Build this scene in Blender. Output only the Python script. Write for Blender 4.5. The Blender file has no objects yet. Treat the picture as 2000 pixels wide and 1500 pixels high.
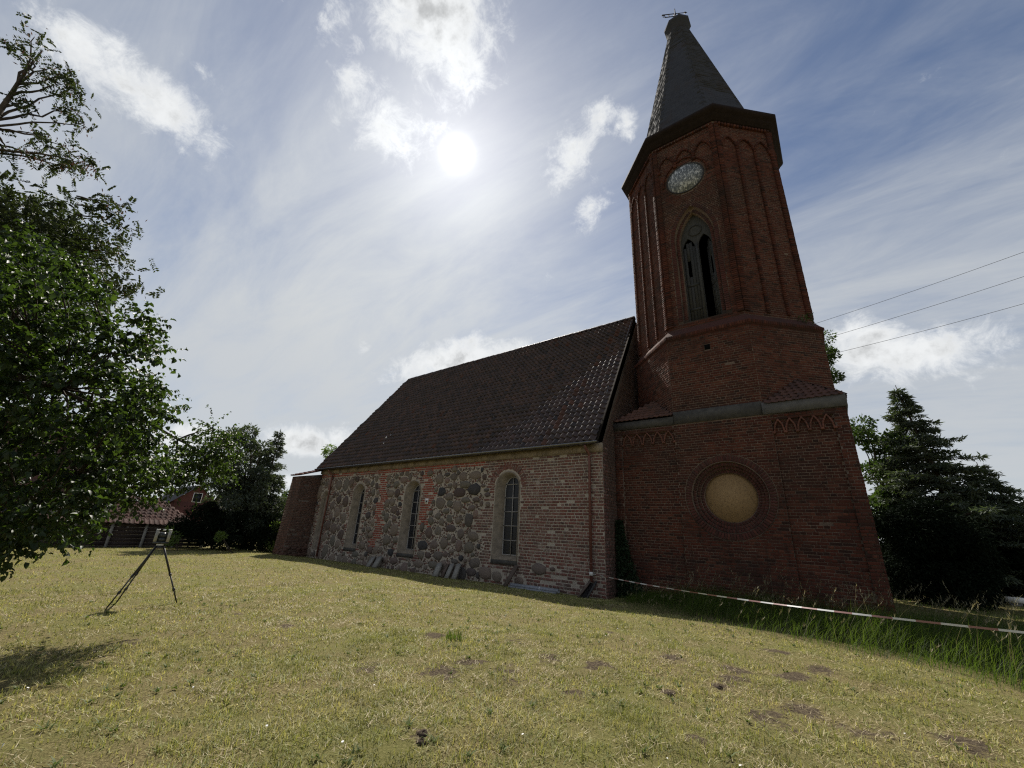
import bpy, math, random
import numpy as np
from mathutils import Vector, Matrix

# ------------------------------------------------------------------ camera, sky, sun, exposure
sc = bpy.context.scene
COL = sc.collection
FPX, PITCH, ROLL, VPX, CAMH = 800.0, math.radians(20.3), math.radians(3.0), -100.0, 1.6   # photo is 2000 x 1500


def cam_axes():
    up = np.array([math.cos(PITCH) * math.sin(ROLL), math.cos(PITCH) * math.cos(ROLL), -math.sin(PITCH)])
    a = (VPX - 1000) / FPX
    b = -(a * up[0] - up[2]) / up[1]
    d = np.array([a, b, -1.0])
    X = -d / np.linalg.norm(d)
    return np.stack([X, np.cross(up, X), up])


R = cam_axes()
CAM = np.array([0.0, 0.0, CAMH])


def ray(x, y):
    w = R @ np.array([(x - 1000) / FPX, -(y - 750) / FPX, -1.0])
    return w / np.linalg.norm(w)


def on_axis(x, y, axis, val):
    w = ray(x, y)
    return CAM + w * (val - CAM[axis]) / w[axis]


def at_dist(x, y, d):
    w = ray(x, y)
    return CAM + w * d / math.hypot(w[0], w[1])


def proj(P):
    c = (np.asarray(P, float) - CAM) @ R
    return 1000 + FPX * c[..., 0] / -c[..., 2], 750 - FPX * c[..., 1] / -c[..., 2]


cam_data = bpy.data.cameras.new('camera')
cam = bpy.data.objects.new('camera', cam_data)
COL.objects.link(cam)
cam_data.sensor_width = 36.0
cam_data.lens = FPX / 2000 * 36.0
cam_data.clip_start = 0.05
cam_data.clip_end = 6000
M4 = Matrix.Identity(4)
for i in range(3):
    for j in range(3):
        M4[i][j] = R[i][j]
    M4[i][3] = CAM[i]
cam.matrix_world = M4
sc.camera = cam

SUN = ray(893, 300)
SUN_EL = math.asin(SUN[2])
SUN_AZ = math.atan2(SUN[0], SUN[1])      # from +Y towards +X

world = bpy.data.worlds.new('World')
sc.world = world
world.use_nodes = True


def build_world():
    nt = world.node_tree
    nt.nodes.clear()
    N, L = nt.nodes, nt.links

    def node(t, **k):
        n = N.new(t)
        for a, b in k.items():
            setattr(n, a, b)
        return n

    def val(sock, x):
        if hasattr(x, 'is_output'):
            L.new(x, sock)
        else:
            sock.default_value = x

    def mth(op, a, b=0.0, c=0.0, clamp=False):
        n = node('ShaderNodeMath', operation=op, use_clamp=clamp)
        for s, x in zip(n.inputs, (a, b, c)):
            val(s, x)
        return n.outputs[0]

    def vm(op, a, b=(0, 0, 0), out=0):
        n = node('ShaderNodeVectorMath', operation=op)
        val(n.inputs[0], a)
        if op == 'SCALE':
            val(n.inputs['Scale'], b)
        else:
            val(n.inputs[1], b)
        return n.outputs[out]

    def smooth(x, lo, hi):
        n = node('ShaderNodeMapRange', interpolation_type='SMOOTHSTEP')
        val(n.inputs['Value'], x)
        n.inputs['From Min'].default_value = lo
        n.inputs['From Max'].default_value = hi
        return n.outputs[0]

    def mix(f, a, b, typ='MIX'):
        n = node('ShaderNodeMix', data_type='RGBA', blend_type=typ)
        val(n.inputs[0], f)
        val(n.inputs[6], a)
        val(n.inputs[7], b)
        return n.outputs[2]

    def noise(vec, scale, detail, rough, dist=0.0):
        n = node('ShaderNodeTexNoise')
        val(n.inputs['Vector'], vec)
        n.inputs['Scale'].default_value = scale
        n.inputs['Detail'].default_value = detail
        n.inputs['Roughness'].default_value = rough
        n.inputs['Distortion'].default_value = dist
        return n.outputs[0]

    D = node('ShaderNodeTexCoord').outputs['Generated']
    sky = node('ShaderNodeTexSky', sky_type='NISHITA', sun_disc=False)
    sky.sun_elevation = SUN_EL
    sky.sun_rotation = SUN_AZ
    sky.air_density = 1.0
    sky.dust_density = 0.3
    sky.ozone_density = 1.2
    skyc = vm('MULTIPLY', vm('SCALE', sky.outputs[0], 0.064), (1.0, 1.0, 1.05))
    sdot = mth('MAXIMUM', vm('DOT_PRODUCT', D, tuple(SUN), out=1), 0.0)
    sep = node('ShaderNodeSeparateXYZ')
    L.new(D, sep.inputs[0])
    z = sep.outputs[2]
    # thin high veil, drawn out in streaks: plane projection of the sky
    zz = mth('ADD', mth('MAXIMUM', z, 0.0), 0.22)
    comb = node('ShaderNodeCombineXYZ')
    L.new(mth('DIVIDE', sep.outputs[0], zz), comb.inputs[0])
    L.new(mth('DIVIDE', sep.outputs[1], zz), comb.inputs[1])
    mp = node('ShaderNodeMapping')
    mp.inputs['Rotation'].default_value = (0, 0, math.radians(-38))
    mp.inputs['Scale'].default_value = (0.42, 1.35, 1)
    L.new(comb.outputs[0], mp.inputs[0])
    n1 = noise(mp.outputs[0], 1.5, 7, 0.60, 0.55)
    n1b = noise(mp.outputs[0], 4.2, 6, 0.66, 0.7)
    n2 = noise(comb.outputs[0], 0.62, 3, 0.5)
    v = mth('ADD', mth('MULTIPLY', n1, 0.62), mth('ADD', mth('MULTIPLY', n2, 0.38), mth('MULTIPLY', n1b, 0.40)))
    low = smooth(z, 0.95, 0.10)            # the veil thickens towards the horizon
    veil = smooth(mth('ADD', v, mth('MULTIPLY', low, 0.38)), 0.57, 1.14)
    glow = mth('POWER', sdot, 9.0)
    veil = mth('MULTIPLY', mth('ADD', mth('ADD', mth('MULTIPLY', veil, 0.88), 0.0), mth('MULTIPLY', glow, 0.40)), 1.0, clamp=True)
    # heaps of cumulus where they stand in the sky: (direction, half sizes in radians, turn, weight)
    blobs = [(840, 30, 125, 105, 35, 1.15), (900, 120, 55, 70, 20, 0.9), (745, 235, 85, 62, 25, 0.9), (700, 170, 45, 40, 0, .55),
             (800, 255, 60, 35, 0, .6),
             (285, 185, 150, 62, 50, 1.0), (180, 100, 80, 36, 40, .7), (395, 140, 40, 18, 50, .45),
             (1115, 300, 40, 72, 25, .8), (1160, 235, 40, 30, -30, .55), (1155, 405, 32, 50, 20, .72),
             (1225, 245, 22, 40, 15, .7), (650, 45, 28, 34, 30, .45), (695, 88, 20, 15, 0, .5),
             (880, 705, 90, 36, -8, 1.0), (985, 690, 60, 24, -12, .8),
             (600, 865, 75, 36, 5, 1.25), (660, 855, 40, 30, 0, 1.0), (570, 940, 60, 20, 0, .6),
             (1770, 690, 150, 58, -6, 1.15), (1700, 655, 70, 32, 0, .9), (1960, 985, 60, 22, 0, .5),
             (350, 850, 60, 30, 0, .9), (708, 685, 12, 15, 0, .35)]
    field = None
    for (px, py, a, b, rot, w) in blobs:
        c = ray(px, py)
        e = ray(px + 20, py) - c
        U = e - c * np.dot(e, c)
        U /= np.linalg.norm(U)
        V = np.cross(c, U)
        cr, sr = math.cos(math.radians(rot)), math.sin(math.radians(rot))
        U2, V2 = U * cr + V * sr, -U * sr + V * cr
        f = abs(np.dot(c, R[:, 2])) ** 1.4 / FPX          # pixels to radians, roughly, off the axis
        du = mth('MULTIPLY', vm('DOT_PRODUCT', D, tuple(U2 / (a * f)), out=1), 1.0)
        dv = vm('DOT_PRODUCT', D, tuple(V2 / (b * f)), out=1)
        cc = node('ShaderNodeCombineXYZ')
        L.new(du, cc.inputs[0])
        L.new(dv, cc.inputs[1])
        back = mth('MULTIPLY', mth('LESS_THAN', vm('DOT_PRODUCT', D, tuple(c), out=1), 0.5), 50.0)
        ln = mth('ADD', vm('LENGTH', cc.outputs[0], out=1), back)
        g = mth('MULTIPLY', mth('SUBTRACT', 1.3, ln), w)
        field = g if field is None else mth('MAXIMUM', field, g)
    # elsewhere in the sky the same kind of cloud goes on, scattered
    n5 = noise(comb.outputs[0], 1.35, 4, 0.55)
    outside = smooth(vm('DOT_PRODUCT', D, tuple(R @ np.array([0, 0, -1.0])), out=1), 0.50, 0.30)
    field = mth('MAXIMUM', field, mth('SUBTRACT', mth('MULTIPLY', mth('MULTIPLY', smooth(n5, 0.5, 0.75), outside), 1.6), 0.6))
    n3 = noise(D, 17.0, 9, 0.70, 0.35)
    n4 = noise(D, 5.5, 3, 0.6, 0.2)
    fld = mth('ADD', field, mth('ADD', mth('MULTIPLY', mth('SUBTRACT', n3, 0.5), 3.0), mth('MULTIPLY', mth('SUBTRACT', n4, 0.5), 1.5)))
    cum = smooth(fld, -0.05, 1.05)
    thick = smooth(fld, 0.5, 1.7)
    # forward scattering: cloud and haze brighten towards the sun
    fwd = mth('POWER', sdot, 9.0)
    fwd2 = mth('POWER', sdot, 90.0)
    fwd3 = mth('POWER', sdot, 3000.0)
    vb = mth('ADD', 0.49, mth('ADD', mth('MULTIPLY', fwd, 0.12), mth('MULTIPLY', fwd2, 0.08)))
    veilc = vm('SCALE', (0.93, 0.97, 1.0), vb)
    relief = smooth(noise(D, 22.0, 5, 0.6), 0.35, 0.7)
    cb = mth('ADD', mth('SUBTRACT', 0.70, mth('MULTIPLY', mth('MULTIPLY', thick, relief), 0.32)), mth('MULTIPLY', fwd2, 0.4))
    cumc = vm('SCALE', (0.97, 0.99, 1.0), cb)
    # aureole of the thin veil round the sun
    aur = mth('ADD', mth('MULTIPLY', fwd2, 0.17), mth('MULTIPLY', fwd3, 0.95))
    c1 = mix(veil, skyc, veilc)
    c1 = vm('ADD', c1, vm('SCALE', (1.0, 0.97, 0.90), aur))
    c2 = mix(cum, c1, cumc)
    disc = smooth(sdot, math.cos(math.radians(0.45)), math.cos(math.radians(0.25)))
    c3 = vm('ADD', c2, vm('SCALE', (1.0, 0.96, 0.86), mth('MULTIPLY', disc, 12.0)))
    bg = node('ShaderNodeBackground')
    L.new(c3, bg.inputs[0])
    bg.inputs[1].default_value = 1.0
    out = node('ShaderNodeOutputWorld')
    L.new(bg.outputs[0], out.inputs[0])


build_world()
world.cycles.sampling_method = 'MANUAL'
world.cycles.sample_map_resolution = 256

sun_data = bpy.data.lights.new('sun', 'SUN')
sun_data.energy = 5.0
sun_data.angle = math.radians(0.53)
sun_data.color = (1.0, 0.94, 0.84)
sun = bpy.data.objects.new('sun', sun_data)
COL.objects.link(sun)
sun.rotation_euler = Vector(SUN).to_track_quat('Z', 'Y').to_euler()
sun.location = (0, 0, 60)

sc.view_settings.view_transform = 'Standard'
sc.view_settings.look = 'None'
sc.view_settings.exposure = 0.35
sc.view_settings.gamma = 1.0
sc.view_settings.use_curve_mapping = False
sc.cycles.use_denoising = False
sc.cycles.filter_width = 1.2
sc.cycles.max_bounces = 4
sc.cycles.diffuse_bounces = 2
sc.cycles.glossy_bounces = 2
sc.cycles.transparent_max_bounces = 8
sc.cycles.sample_clamp_indirect = 6.0

rng = np.random.default_rng(7)
random.seed(11)

# ------------------------------------------------------------------ materials


class Mat:
    """small node-tree builder round a Principled shader"""

    def __init__(self, name, rough=0.8, spec=0.3):
        self.m = bpy.data.materials.new(name)
        self.m.use_nodes = True
        self.nt = self.m.node_tree
        self.N, self.L = self.nt.nodes, self.nt.links
        self.p = self.N['Principled BSDF']
        self.p.inputs['Roughness'].default_value = rough
        self.p.inputs['Specular IOR Level'].default_value = spec
        self.pos = self.new('ShaderNodeNewGeometry').outputs['Position']

    def new(self, t, **k):
        n = self.N.new(t)
        for a, b in k.items():
            setattr(n, a, b)
        return n

    def val(self, s, x):
        if hasattr(x, 'is_output'):
            self.L.new(x, s)
        else:
            s.default_value = x

    def noise(self, scale, detail=4, rough=0.6, vec=None, dist=0.0):
        n = self.new('ShaderNodeTexNoise')
        self.L.new(vec if vec is not None else self.pos, n.inputs['Vector'])
        n.inputs['Scale'].default_value = scale
        n.inputs['Detail'].default_value = detail
        n.inputs['Roughness'].default_value = rough
        n.inputs['Distortion'].default_value = dist
        return n.outputs[0]

    def stretch(self, sx, sy, sz):
        n = self.new('ShaderNodeVectorMath', operation='MULTIPLY')
        self.L.new(self.pos, n.inputs[0])
        n.inputs[1].default_value = (sx, sy, sz)
        return n.outputs[0]

    def math(self, op, a, b=0.0, clamp=False):
        n = self.new('ShaderNodeMath', operation=op, use_clamp=clamp)
        self.val(n.inputs[0], a)
        self.val(n.inputs[1], b)
        return n.outputs[0]

    def smooth(self, x, lo, hi, a=0.0, b=1.0):
        n = self.new('ShaderNodeMapRange', interpolation_type='SMOOTHSTEP')
        self.val(n.inputs['Value'], x)
        n.inputs['From Min'].default_value = lo
        n.inputs['From Max'].default_value = hi
        n.inputs['To Min'].default_value = a
        n.inputs['To Max'].default_value = b
        return n.outputs[0]

    def ramp(self, fac, cols):
        n = self.new('ShaderNodeValToRGB')
        e = n.color_ramp.elements
        while len(e) > 1:
            e.remove(e[-1])
        for i, c in enumerate(cols):
            p, c = c if len(c) == 2 else (i / max(1, len(cols) - 1), c)
            el = e[0] if i == 0 else e.new(p)
            el.position = p
            el.color = (*c, 1)
        self.val(n.inputs[0], fac)
        return n.outputs[0]

    def mix(self, f, a, b, typ='MIX'):
        n = self.new('ShaderNodeMix', data_type='RGBA', blend_type=typ)
        self.val(n.inputs[0], f)
        self.val(n.inputs[6], a if hasattr(a, 'is_output') else (*a, 1))
        self.val(n.inputs[7], b if hasattr(b, 'is_output') else (*b, 1))
        return n.outputs[2]

    def attr(self, name):
        return self.new('ShaderNodeAttribute', attribute_name=name).outputs['Fac']

    def rand(self):
        """one random number for each piece, single or joined"""
        o = self.new('ShaderNodeObjectInfo').outputs['Random']
        return self.math('FRACT', self.math('ADD', o, self.attr('tint')))

    def color(self, c):
        self.val(self.p.inputs['Base Color'], c if hasattr(c, 'is_output') else (*c, 1))
        return self

    def bump(self, h, strength=0.5, dist=0.01):
        n = self.new('ShaderNodeBump')
        n.inputs['Strength'].default_value = strength
        n.inputs['Distance'].default_value = dist
        self.L.new(h, n.inputs['Height'])
        self.L.new(n.outputs[0], self.p.inputs['Normal'])
        return self

    def rough(self, r):
        self.val(self.p.inputs['Roughness'], r)
        return self

    def translucent(self, col, f):
        t = self.new('ShaderNodeBsdfTranslucent')
        self.val(t.inputs[0], col if hasattr(col, 'is_output') else (*col, 1))
        mx = self.new('ShaderNodeMixShader')
        self.val(mx.inputs[0], f)
        self.L.new(self.p.outputs[0], mx.inputs[1])
        self.L.new(t.outputs[0], mx.inputs[2])
        self.L.new(mx.outputs[0], self.N['Material Output'].inputs[0])
        return self


def mat_plain(name, col, rough=0.7, spec=0.3, metal=0.0, var=0.25, scale=12.0, bump=0.2):
    m = Mat(name, rough, spec)
    n = m.noise(scale, 5, 0.65)
    dark = tuple(c * (1 - var) for c in col)
    lite = tuple(min(1, c * (1 + var)) for c in col)
    m.color(m.ramp(n, [(0.3, dark), (0.7, lite)]))
    m.p.inputs['Metallic'].default_value = metal
    if bump:
        m.bump(m.noise(scale * 6, 4), bump, 0.004)
    return m.m


def mat_brick(name, cols, dirt, dirt_amt=0.6, pale=None, gain=1.0, pr=(.53, .70, .8)):
    cols = [tuple(x * gain for x in c) for c in cols]
    m = Mat(name, 0.92, 0.15)
    c = m.ramp(m.rand(), cols)
    fine = m.noise(38, 5, 0.7)
    c = m.mix(m.smooth(fine, 0.35, 0.75, 0.0, 0.45), c, dirt)
    big = m.smooth(m.noise(0.55, 6, 0.68), 0.44, 0.70, 0.0, dirt_amt)
    c = m.mix(big, c, dirt)
    streak = m.noise(2.2, 5, 0.65, m.stretch(2.6, 2.6, 0.32), 0.3)
    c = m.mix(m.smooth(streak, 0.50, 0.72, 0.0, 0.55), c, tuple(x * .7 for x in dirt))
    if pale:
        c = m.mix(m.smooth(m.noise(3.2, 6, 0.72), pr[0], pr[1], 0.0, pr[2]), c, pale)
    m.color(c)
    m.bump(fine, 0.5, 0.008)
    return m.m


def mat_mortar(name, col, dark, amt=0.8):
    m = Mat(name, 0.95, 0.1)
    f = m.noise(26, 6, 0.7)
    c = m.ramp(f, [(0.25, tuple(x * 0.6 for x in col)), (0.7, col)])
    c = m.mix(m.smooth(m.noise(0.5, 6, 0.66), 0.42, 0.66, 0.0, amt), c, dark)
    m.color(c)
    m.bump(m.noise(45, 6, 0.75), 0.9, 0.02)
    return m.m


MT = {}
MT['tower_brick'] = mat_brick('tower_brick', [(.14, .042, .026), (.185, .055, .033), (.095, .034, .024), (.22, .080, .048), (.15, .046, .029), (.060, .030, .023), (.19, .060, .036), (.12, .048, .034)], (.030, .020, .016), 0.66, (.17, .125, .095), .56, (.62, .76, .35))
MT['frieze_brick'] = mat_brick('frieze_brick', [(.17, .07, .05), (.20, .085, .06), (.14, .06, .045)], (.06, .04, .03), .4)
MT['ring_brick'] = mat_brick('ring_brick', [(.15, .055, .045), (.20, .07, .055), (.12, .05, .042), (.22, .085, .062)], (.032, .025, .022), 0.6, None, .52)
MT['nave_brick'] = mat_brick('nave_brick', [(.20, .078, .062), (.25, .098, .078), (.15, .064, .055), (.26, .135, .11), (.215, .085, .068), (.10, .058, .052), (.28, .17, .145)], (.125, .098, .085), 0.45, (.34, .30, .26), .82)
MT['red_brick'] = mat_brick('red_brick', [(.27, .066, .045), (.32, .085, .055), (.23, .055, .042)], (.12, .06, .05), 0.4)
MT['gable_brick'] = mat_brick('gable_brick', [(.15, .085, .065), (.19, .095, .07), (.12, .072, .058), (.22, .12, .09)], (.065, .05, .042), 0.7, None, .72)
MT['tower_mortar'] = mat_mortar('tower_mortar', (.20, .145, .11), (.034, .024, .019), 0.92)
MT['nave_mortar'] = mat_mortar('nave_mortar', (.47, .415, .35), (.27, .235, .195), 0.7)
MT['gable_mortar'] = mat_mortar('gable_mortar', (.16, .13, .105), (.07, .056, .048), 0.8)


def mat_stone():
    m = Mat('field_stone', 0.85, 0.25)
    c = m.ramp(m.rand(), [(.155, .127, .105), (.21, .165, .13), (.105, .094, .085), (.24, .165, .135), (.034, .036, .042), (.18, .145, .115), (.13, .122, .10), (.23, .18, .145), (.08, .055, .05), (.20, .15, .12)])
    n = m.noise(60, 6, 0.75)
    c = m.mix(m.smooth(n, 0.4, 0.7, 0.0, 0.55), c, (.06, .056, .053))
    c = m.mix(m.smooth(m.noise(9, 5, 0.7), 0.52, 0.78, 0.0, 0.35), c, (.25, .22, .19))
    m.color(c)
    m.bump(m.noise(30, 6, 0.7), 0.6, 0.02)
    return m.m


MT['stone'] = mat_stone()


def mat_plaster(name, col, dark):
    m = Mat(name, 0.92, 0.15)
    c = m.ramp(m.noise(5, 7, 0.7), [(0.3, dark), (0.62, col)])
    st = m.noise(3.0, 5, 0.65, m.stretch(6, 6, 0.5))
    c = m.mix(m.smooth(st, 0.5, 0.75, 0, .5), c, dark)
    m.color(c)
    m.bump(m.noise(70, 5, 0.7), 0.35, 0.006)
    return m.m


MT['plaster'] = mat_plaster('window_plaster', (.25, .212, .17), (.13, .11, .088))
MT['blind_plaster'] = mat_plaster('blind_plaster', (.23, .195, .165), (.15, .13, .11))
MT['cornice_plaster'] = mat_plaster('cornice_plaster', (.32, .26, .195), (.16, .13, .10))
MT['cement'] = mat_plaster('cement', (.085, .08, .072), (.045, .043, .04))
MT['cement_pale'] = mat_plaster('cement_pale', (.13, .125, .118), (.08, .078, .074))


def mat_tiles(name, cols, moss=0.5, spec=0.35, rough=0.55):
    m = Mat(name, rough, spec)
    c = m.ramp(m.rand(), cols)
    c = m.mix(m.smooth(m.noise(20, 6, 0.72), 0.45, 0.72, 0, moss), c, (.045, .042, .03))
    c = m.mix(m.smooth(m.noise(0.9, 5, 0.6), 0.5, 0.7, 0, 0.4), c, (.05, .038, .034))
    m.color(c)
    m.rough(m.smooth(m.noise(30, 5, 0.7), 0.3, 0.7, rough - .12, rough + .25))
    m.bump(m.noise(90, 5, 0.7), 0.4, 0.006)
    return m.m


MT['roof_tile'] = mat_tiles('roof_tile', [(.048, .034, .033), (.072, .047, .042), (.028, .022, .023), (.078, .050, .043), (.042, .031, .031), (.060, .038, .036), (.095, .055, .045)], 0.5, 0.32, 0.5)
MT['red_tile'] = mat_tiles('red_tile', [(.20, .075, .05), (.26, .10, .068), (.17, .062, .046)], 0.45)
MT['brown_tile'] = mat_tiles('brown_tile', [(.085, .045, .036), (.11, .056, .043), (.065, .038, .032)], 0.4, .15, .8)
MT['slate'] = mat_tiles('slate', [(.044, .047, .058), (.050, .053, .065), (.041, .044, .054)], 0.0, 0.10, 0.85)
MT['sheathing'] = mat_plain('sheathing', (.03, .025, .022), 0.95, 0.05)
MT['dark_wood'] = mat_plain('dark_wood', (.020, .014, .012), 0.85, 0.1, scale=5)


def mat_wood(name, col, dark):
    m = Mat(name, 0.85, 0.2)
    g = m.noise(7, 6, 0.7, m.stretch(9, 9, 0.6), 0.4)
    c = m.ramp(g, [(0.3, dark), (0.7, col)])
    c = m.mix(m.smooth(m.rand(), 0, 1, 0, 0.35), c, dark)
    m.color(c)
    m.bump(g, 0.5, 0.01)
    return m.m


MT['grey_wood'] = mat_wood('grey_wood', (.075, .074, .070), (.032, .032, .030))
MT['board'] = mat_wood('pale_board', (.34, .33, .30), (.18, .17, .15))
MT['brown_board'] = mat_wood('brown_board', (.16, .12, .10), (.07, .055, .045))
MT['metal_zinc'] = mat_plain('zinc', (.22, .225, .235), 0.42, 0.5, 0.75, 0.2)
MT['gutter'] = mat_plain('gutter_zinc', (.16, .16, .165), 0.35, 0.5, 0.8, 0.3)
MT['pipe_red'] = mat_plain('pipe_red', (.14, .055, .042), 0.55, 0.4, 0, 0.2)
MT['pipe_grey'] = mat_plain('pipe_grey', (.20, .215, .24), 0.4, 0.5, 0, 0.12)
MT['pipe_white'] = mat_plain('pipe_white', (.6, .6, .6), 0.45, 0.4)
MT['iron'] = mat_plain('iron', (.03, .027, .025), 0.6, 0.4, 0.4)
MT['black'] = mat_plain('black_plastic', (.022, .022, .024), 0.45, 0.45)
MT['scanner'] = mat_plain('scanner_shell', (.33, .32, .28), 0.4, 0.4, 0, 0.08)
MT['scanner_white'] = mat_plain('scanner_white', (.72, .72, .70), 0.35, 0.45, 0, 0.05)
MT['scanner_dark'] = mat_plain('scanner_dark', (.035, .04, .038), 0.25, 0.5)
MT['lead_bar'] = mat_plain('glazing_bar', (.24, .23, .22), 0.6, 0.4)
MT['tape_white'] = mat_plain('tape_white', (.58, .58, .57), 0.4, 0.4, 0, 0.04, bump=0)
MT['tape_red'] = mat_plain('tape_red', (.28, .15, .14), 0.4, 0.4, 0, 0.06, bump=0)
MT['shade_black'] = mat_plain('painted_dark', (.006, .006, .006), 1.0, 0.0, bump=0)  # near-black: the shade inside openings is put into the colour
MT['wire'] = mat_plain('wire', (.05, .05, .055), 0.5, 0.4, bump=0)
MT['white_paint'] = mat_plain('white_paint', (.72, .71, .68), 0.6, 0.3, 0, 0.08)


def mat_glass():
    m = Mat('leaded_glass', 0.22, 0.22)
    n = m.noise(14, 4, 0.6)
    m.color(m.ramp(n, [(0.35, (.006, .007, .010)), (0.7, (.018, .020, .028))]))
    br = m.new('ShaderNodeTexVoronoi', feature='DISTANCE_TO_EDGE')
    m.L.new(m.pos, br.inputs['Vector'])
    br.inputs['Scale'].default_value = 11
    m.bump(br.outputs[0], 0.35, 0.01)
    m.rough(m.smooth(n, 0.3, 0.7, 0.12, 0.4))
    return m.m


MT['glass'] = mat_glass()


def mat_osb():
    m = Mat('strand_board', 0.8, 0.2)
    v = m.new('ShaderNodeTexVoronoi')
    m.L.new(m.pos, v.inputs['Vector'])
    v.inputs['Scale'].default_value = 34
    n = m.noise(60, 4, 0.7)
    c = m.ramp(v.outputs['Color'], [(.23, .145, .07), (.33, .215, .105), (.15, .092, .045)])
    c = m.mix(m.smooth(n, .4, .7, 0, .35), c, (.30, .21, .11))
    m.color(c)
    m.bump(n, .3, .004)
    return m.m


MT['osb'] = mat_osb()


def mat_clock():
    m = Mat('weathered_dial', 0.6, 0.35)
    st = m.noise(9, 6, 0.75, m.stretch(2.2, 2.2, 0.8), 0.6)
    n = m.noise(1.6, 3, 0.5)
    c = m.ramp(m.math('ADD', st, m.math('MULTIPLY', n, 0.25)), [(0.60, (.10, .11, .115)), (0.66, (.20, .21, .21)), (0.70, (.55, .56, .55))])
    m.color(c)
    return m.m


MT['clock'] = mat_clock()


def mat_leaf(name, cols, trans=0.42, tcol=None, rough=0.6, spec=0.18):
    m = Mat(name, rough, spec)
    r = m.rand()
    c = m.ramp(r, cols)
    c = m.mix(m.smooth(m.noise(0.9, 3), 0.35, 0.7, 0, .45), c, tuple(x * .55 for x in cols[0]))
    m.color(c)
    t = m.mix(1.0, c, tcol or (1.7, 1.9, 0.7), 'MULTIPLY')
    m.translucent(t, trans)
    return m.m


MT['leaf'] = mat_leaf('green_leaf', [(.019, .033, .012), (.029, .047, .015), (.044, .068, .021), (.016, .027, .011)], 0.40, (1.9, 2.1, .7), .5, .35)
MT['leaf_far'] = mat_leaf('far_leaf', [(.04, .066, .022), (.058, .09, .03), (.032, .055, .02)], 0.3)
MT['leaf_light'] = mat_leaf('light_leaf', [(.10, .15, .045), (.14, .19, .06), (.09, .13, .045)], 0.4)
MT['locust'] = mat_leaf('locust_leaf', [(.030, .040, .020), (.042, .053, .026), (.024, .033, .017)], 0.28)
MT['pod'] = mat_leaf('locust_pod', [(.11, .055, .035), (.15, .075, .045), (.08, .045, .03)], 0.25, (1.2, 1, .8))
MT['needle'] = mat_leaf('spruce_needle', [(.062, .080, .058), (.088, .108, .078), (.045, .060, .044)], 0.22)
MT['yew'] = mat_leaf('yew_needle', [(.009, .014, .009), (.013, .019, .011), (.007, .011, .007)], 0.06, None, .9, .03)
MT['ivy'] = mat_leaf('ivy_leaf', [(.018, .034, .016), (.028, .048, .02), (.014, .026, .014)], 0.15)


def mat_bark():
    m = Mat('bark', 0.95, 0.1)
    g = m.noise(16, 6, 0.7, m.stretch(1, 1, 0.3))
    m.color(m.ramp(g, [(.3, (.035, .028, .022)), (.7, (.10, .085, .068))]))
    m.bump(g, .8, .02)
    return m.m


MT['bark'] = mat_bark()


def mat_ground():
    m = Mat('lawn_ground', 0.97, 0.05)
    a = m.noise(55, 6, 0.75)
    b = m.noise(0.8, 6, 0.65)
    c = m.ramp(a, [(.30, (.045, .036, .02)), (.5, (.17, .14, .065)), (.74, (.42, .35, .18))])
    c = m.mix(m.smooth(b, .40, .66, 0, .6), c, (.16, .165, .05))
    soil = m.ramp(m.noise(40, 6, .75), [(.3, (.03, .022, .016)), (.5, (.085, .065, .045)), (.72, (.24, .195, .125))])
    c = m.mix(m.smooth(m.math('ADD', m.attr('soil'), m.math('MULTIPLY', m.math('SUBTRACT', m.noise(9, 6, .75), .5), 2.2)), .45, .75), c, soil)
    m.color(c)
    m.bump(m.noise(70, 6, .75), .8, .03)
    return m.m


MT['ground'] = mat_ground()


def mat_grass(name, cols, tr=0.5, tcol=(1.5, 1.5, .6), dry=None):
    m = Mat(name, 0.6, 0.2)
    f = m.rand()
    if dry:                        # tufts share a tint, so that the turf reads as clumps
        f = m.math('ADD', m.math('MULTIPLY', f, .45), m.math('MULTIPLY', m.smooth(m.noise(13, 5, .75), .32, .68), .55))
    c = m.ramp(f, cols)
    if dry:
        c = m.mix(m.smooth(m.noise(0.85, 6, .66), .40, .64, 0, .7), c, dry)
        c = m.mix(m.smooth(m.noise(2.4, 6, .7), .50, .66, 0, .5), c, (.56, .48, .29))
        c = m.mix(m.smooth(m.noise(1.7, 6, .7), .50, .64, 0, .6), c, (.12, .12, .048))
    m.color(c)
    m.translucent(m.mix(1.0, c, tcol, 'MULTIPLY'), tr)
    return m.m


MT['grass'] = mat_grass('lawn_blade', [(.065, .074, .028), (.13, .155, .046), (.20, .225, .07), (.30, .31, .11), (.42, .40, .175), (.56, .51, .28), (.74, .66, .44)], .38, (1.25, 1.2, .66), (.22, .245, .075))
MT['straw'] = mat_grass('straw', [(.52, .44, .28), (.44, .36, .21), (.60, .52, .35), (.34, .27, .15)], .3, (1.1, 1.05, .8))
MT['tall_grass'] = mat_grass('tall_blade', [(.055, .085, .024), (.075, .105, .032), (.045, .07, .022), (.10, .122, .045)], .5, (1.4, 1.6, .5))
MT['seed'] = mat_grass('seed_head', [(.17, .15, .09), (.22, .20, .12), (.13, .12, .07)], .35, (1.2, 1.15, .9))

# ------------------------------------------------------------------ mesh helpers


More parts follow.
